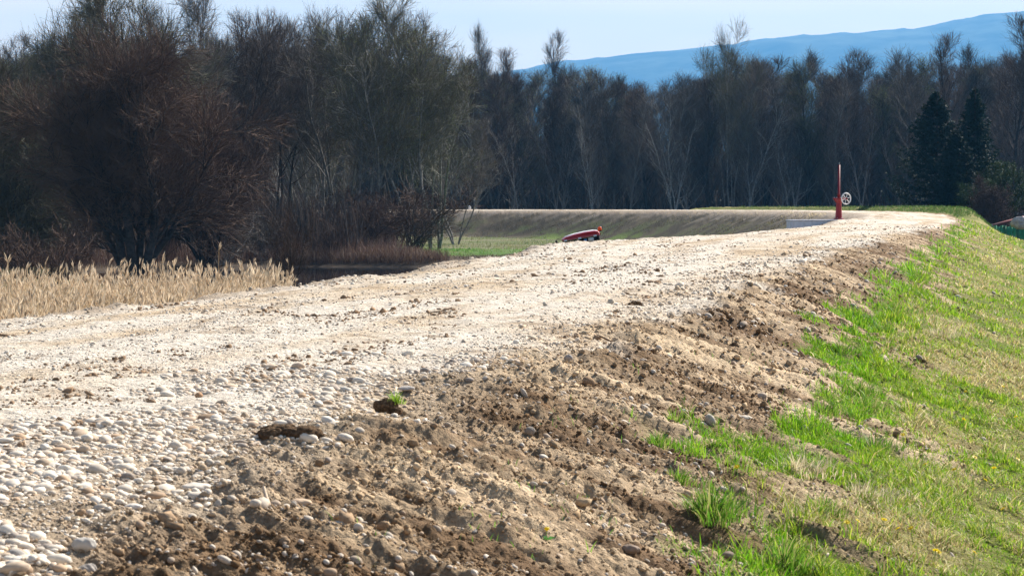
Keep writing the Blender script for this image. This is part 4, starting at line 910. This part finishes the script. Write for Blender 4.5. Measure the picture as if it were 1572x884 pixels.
# turf sod with a tuft of grass on its right side
sx, sy = onground(592, 632); sz = g1(sx, sy)
sod = thing('turf_sod', 'dark upturned turf sod with a green tuft on the edge of the track', 'sod', (sx, sy, sz))
V, F = ico(3); V = V * (1 + .22 * fbm(V[:, 0] * 2.2, V[:, 1] * 2.2 + V[:, 2], 31, 4))[:, None] * C(.055, .045, .042); V[:, 2] += .03; link('earth', new_mesh('earth', V, F, m_dk), sod)
V, F = ico(2); V = V * (1 + .2 * fbm(V[:, 0] * 2.2, V[:, 1] * 2.2 + V[:, 2], 33, 4))[:, None] * C(.03, .03, .022) + C(.05, -.02, .012); link('crumb', new_mesh('crumb', V, F, m_dk), sod)
def tuft_mesh(name, n, r, h, wd, cols, seed, spread=.9, off=(0, 0, 0)):
    rg = np.random.default_rng(seed); a = rg.uniform(0, 6.28, n); q = r * 1.35 * rg.uniform(0, 1, n) ** .8 * (1 + .45 * np.sin(3 * a + seed) + .25 * np.sin(7 * a)); x = q * np.cos(a); y = q * np.sin(a)
    c = np.array(cols)[rg.integers(0, len(cols), n)] * rg.uniform(.75, 1.2, (n, 1))
    V, F4, F3, cc = blades(x, y, h * rg.uniform(.3, 1.2, n) * (1.15 - .55 * np.minimum(q / r, 1.2)), np.full(n, wd) * rg.uniform(.7, 1.3, n), rg.uniform(.15, spread, n), c, z=np.zeros(n), az=a + rg.normal(0, .7, n))
    return new_mesh(name, V + np.array(off), [F4, F3], m_grass, cc, True)
link('grass', tuft_mesh('grass', 160, .028, .06, .0035, [(.20, .36, .03), (.32, .44, .06)], 3, .9, (.045, 0, .045)), sod)
# stick, splinters
def stick(name, label, px, py, pts, r, m):
    x, y = onground(px, py); s = y / FPX; P = np.array([(a * s, b, c * s) for a, b, c in pts]); t = thing(name, label, 'stick', (x, y, g1(x, y) + .006)); MB().tube(P, r * s, 7).build('stem', m, t); return t
m_wood = mat('dead_wood', (.10, .055, .028), .9, noise=.3, bscale=60); m_pale = mat('bleached_wood', (.55, .42, .30), .9, noise=.2, bscale=60)
t = stick('stick', 'dark forked stick lying across the middle of the track', 672, 481, [(-16, 0, 0), (-6, .02, 1), (2, .03, 2), (8, .05, 2)], .9, m_wood); s_ = onground(672, 481)[1] / FPX
MB().tube([(8 * s_, .05, 2 * s_), (14 * s_, .09, 4.5 * s_), (21 * s_, .12, 7 * s_)], .7 * s_, 6).build('fork', m_wood, t); MB().tube([(8 * s_, .05, 1.5 * s_), (20 * s_, .06, .8 * s_)], .4 * s_, 5).build('fork', m_wood, t)
stick('stick', 'pale splinter of wood in the earth at the bottom left of the shoulder', 408, 788, [(-9, .06, 22), (-3, .03, 8), (4, 0, -4), (13, -.03, -20)], 3.2, m_pale)
stick('stick', 'dark stick lying down the shoulder below the rim', 945, 530, [(-26, .2, 10), (-8, .06, 3), (8, 0, -4), (20, -.15, -14)], 1.3, m_wood)

# tufts of grass one can tell apart
GT = [(.07, .18, .015), (.11, .25, .02), (.17, .32, .03), (.24, .36, .05), (.34, .32, .12)]
def tuft(label, px, py, n, r, h, seed, wd=.005, spread=.9, cols=GT):
    x, y = onground(px, py); t = thing('grass_tuft', label, 'grass tuft', (x, y, g1(x, y) - .01)); link('blades', tuft_mesh('blades', n, r, h, wd, cols, seed, spread), t)
for i, (lb, px, py, n, r, h) in enumerate([
    ('large bright green tuft of long blades at the lower edge of the turf', 1092, 812, 620, .13, .15), ('long-bladed green tuft at the bottom edge, right of the large one', 1205, 872, 420, .10, .14),
    ('dark green tuft where the turf tongue begins above the large tuft', 1040, 752, 300, .08, .09), ('rounded green tuft at the upper tip of the lower turf tongue', 1010, 690, 300, .09, .08),
    ('small dark tuft on bare earth above the turf tongue', 1036, 668, 160, .05, .09), ('green tuft in the middle of the lower turf tongue', 1095, 700, 260, .08, .08),
    ('dense green tuft beside the bare notch in the turf', 1265, 640, 420, .13, .12), ('green tuft on the right of the bare notch', 1330, 632, 320, .12, .12), ('tall green tuft at the edge of turf below the second notch', 1318, 610, 320, .13, .13),
    ('bushy green tuft at the head of the middle turf edge', 1370, 482, 420, .20, .18), ('green tuft along the upper turf edge near the earth bank', 1405, 432, 380, .25, .2), ('tuft of green blades hanging over the upper earth bank', 1352, 510, 300, .18, .16),
    ('green tuft at the foot of the notch between two stones', 1290, 545, 300, .14, .13), ('clump of long green grass on the right of the lower slope', 1345, 690, 380, .13, .13), ('green clump lower on the slope beside pale dead grass', 1262, 790, 320, .10, .11)]):
    tuft(lb, px, py, n, r, h, 50 + i)
for i, (lb, px, py, n, r, h) in enumerate([('pale tangle of dead straw between the green tufts', 1225, 735, 420, .2, .12), ('pale straw tangle lower on the slope', 1325, 770, 380, .18, .11), ('pale dead grass patch in the upper slope', 1440, 520, 300, .35, .16)]):
    tuft(lb, px, py, n, r, h, 80 + i, .004, 1.3, [(.55, .46, .30), (.62, .53, .36), (.45, .35, .20)])
for lb, px, py, n, r, h, sd_ in (('single upright blade of fresh grass at the bottom of the shoulder', 905, 862, 5, .006, .09, 91), ('tiny upright sprout on bare earth left of the turf', 969, 652, 9, .008, .06, 92)): tuft(lb, px, py, n, r, h, sd_, .006, .5, [(.22, .42, .04)])
x, y = onground(838, 832); t = thing('weed', 'small broad-leaved weed with a yellow bud on the bare shoulder', 'weed', (x, y, g1(x, y)))
b = MB()
for a_, l_ in ((.3, .04), (1.6, .03), (2.9, .04), (4.2, .035), (5.4, .04)):
    d = np.array((math.cos(a_), math.sin(a_), 0)); q = np.array((-d[1], d[0], 0)); b.add([tuple(C(0, 0, .004)), tuple(d * l_ * .5 + q * l_ * .28 + C(0, 0, .018)), tuple(d * l_ + C(0, 0, .014)), tuple(d * l_ * .5 - q * l_ * .28 + C(0, 0, .018))], [(0, 1, 2, 3)])
b.build('leaf', mat('weed_leaf', (.07, .22, .04), .5, trans=.3), t); m_yel = mat('yellow_petals', (.90, .70, .02), .5, trans=.3)
MB().tube([(0, 0, 0), (.004, 0, .04)], .0015, 5).build('stem', mat('flower_stem', (.15, .30, .04), .6), t); MB().lathe([(0, .038), (.009, .045), (.010, .052), (0, .055)], (.004, 0, 0), n=8).build('bud', m_yel, t)
# yellow flowers
fs = MB().tube([(0, 0, -.02), (.004, 0, .045), (.006, .002, .085)], .0018, 5).mesh('stem', bpy.data.materials['flower_stem'])
b = MB()
for k in range(14):
    a = k * .4488; d = np.array((math.cos(a), math.sin(a), 0)); q = np.array((-d[1], d[0], 0)); b.add([(0, 0, 0), tuple(d * .010 + q * .0035 + C(0, 0, .003)), tuple(d * .019 + C(0, 0, .002 + .002 * (k % 2))), tuple(d * .010 - q * .0035 + C(0, 0, .003))], [(0, 1, 2, 3)])
b.lathe([(0, .001), (.006, .003), (.004, .007), (0, .008)], n=8); fh = b.mesh('flower_head', m_yel)
FL = [(893, 0), ]
spots = [(1305, 840), (1318, 838), (1358, 822), (1382, 834), (1405, 838), (1446, 868), (1498, 870), (1438, 878), (1425, 742), (1470, 745), (1500, 735), (1514, 751), (1528, 745), (1492, 597), (1486, 620), (1524, 632), (1540, 608), (1546, 502), (1531, 780), (1135, 762), (1565, 728), (1480, 662), (1562, 660), (1546, 815), (1390, 700)]
for i, (px, py) in enumerate(spots):
    x, y = onground(px, py); t = thing('yellow_flower', 'small yellow flower open in the slope grass', 'flower', (x, y, g1(x, y)), (.1, -.15, i * 1.3), 'yellow flowers in the slope grass', .78 + .014 * y); link('stem', fs, t); h_ = link('flower_head', fh, t, (.006, .002, .085), (R(30), R(10), 0))
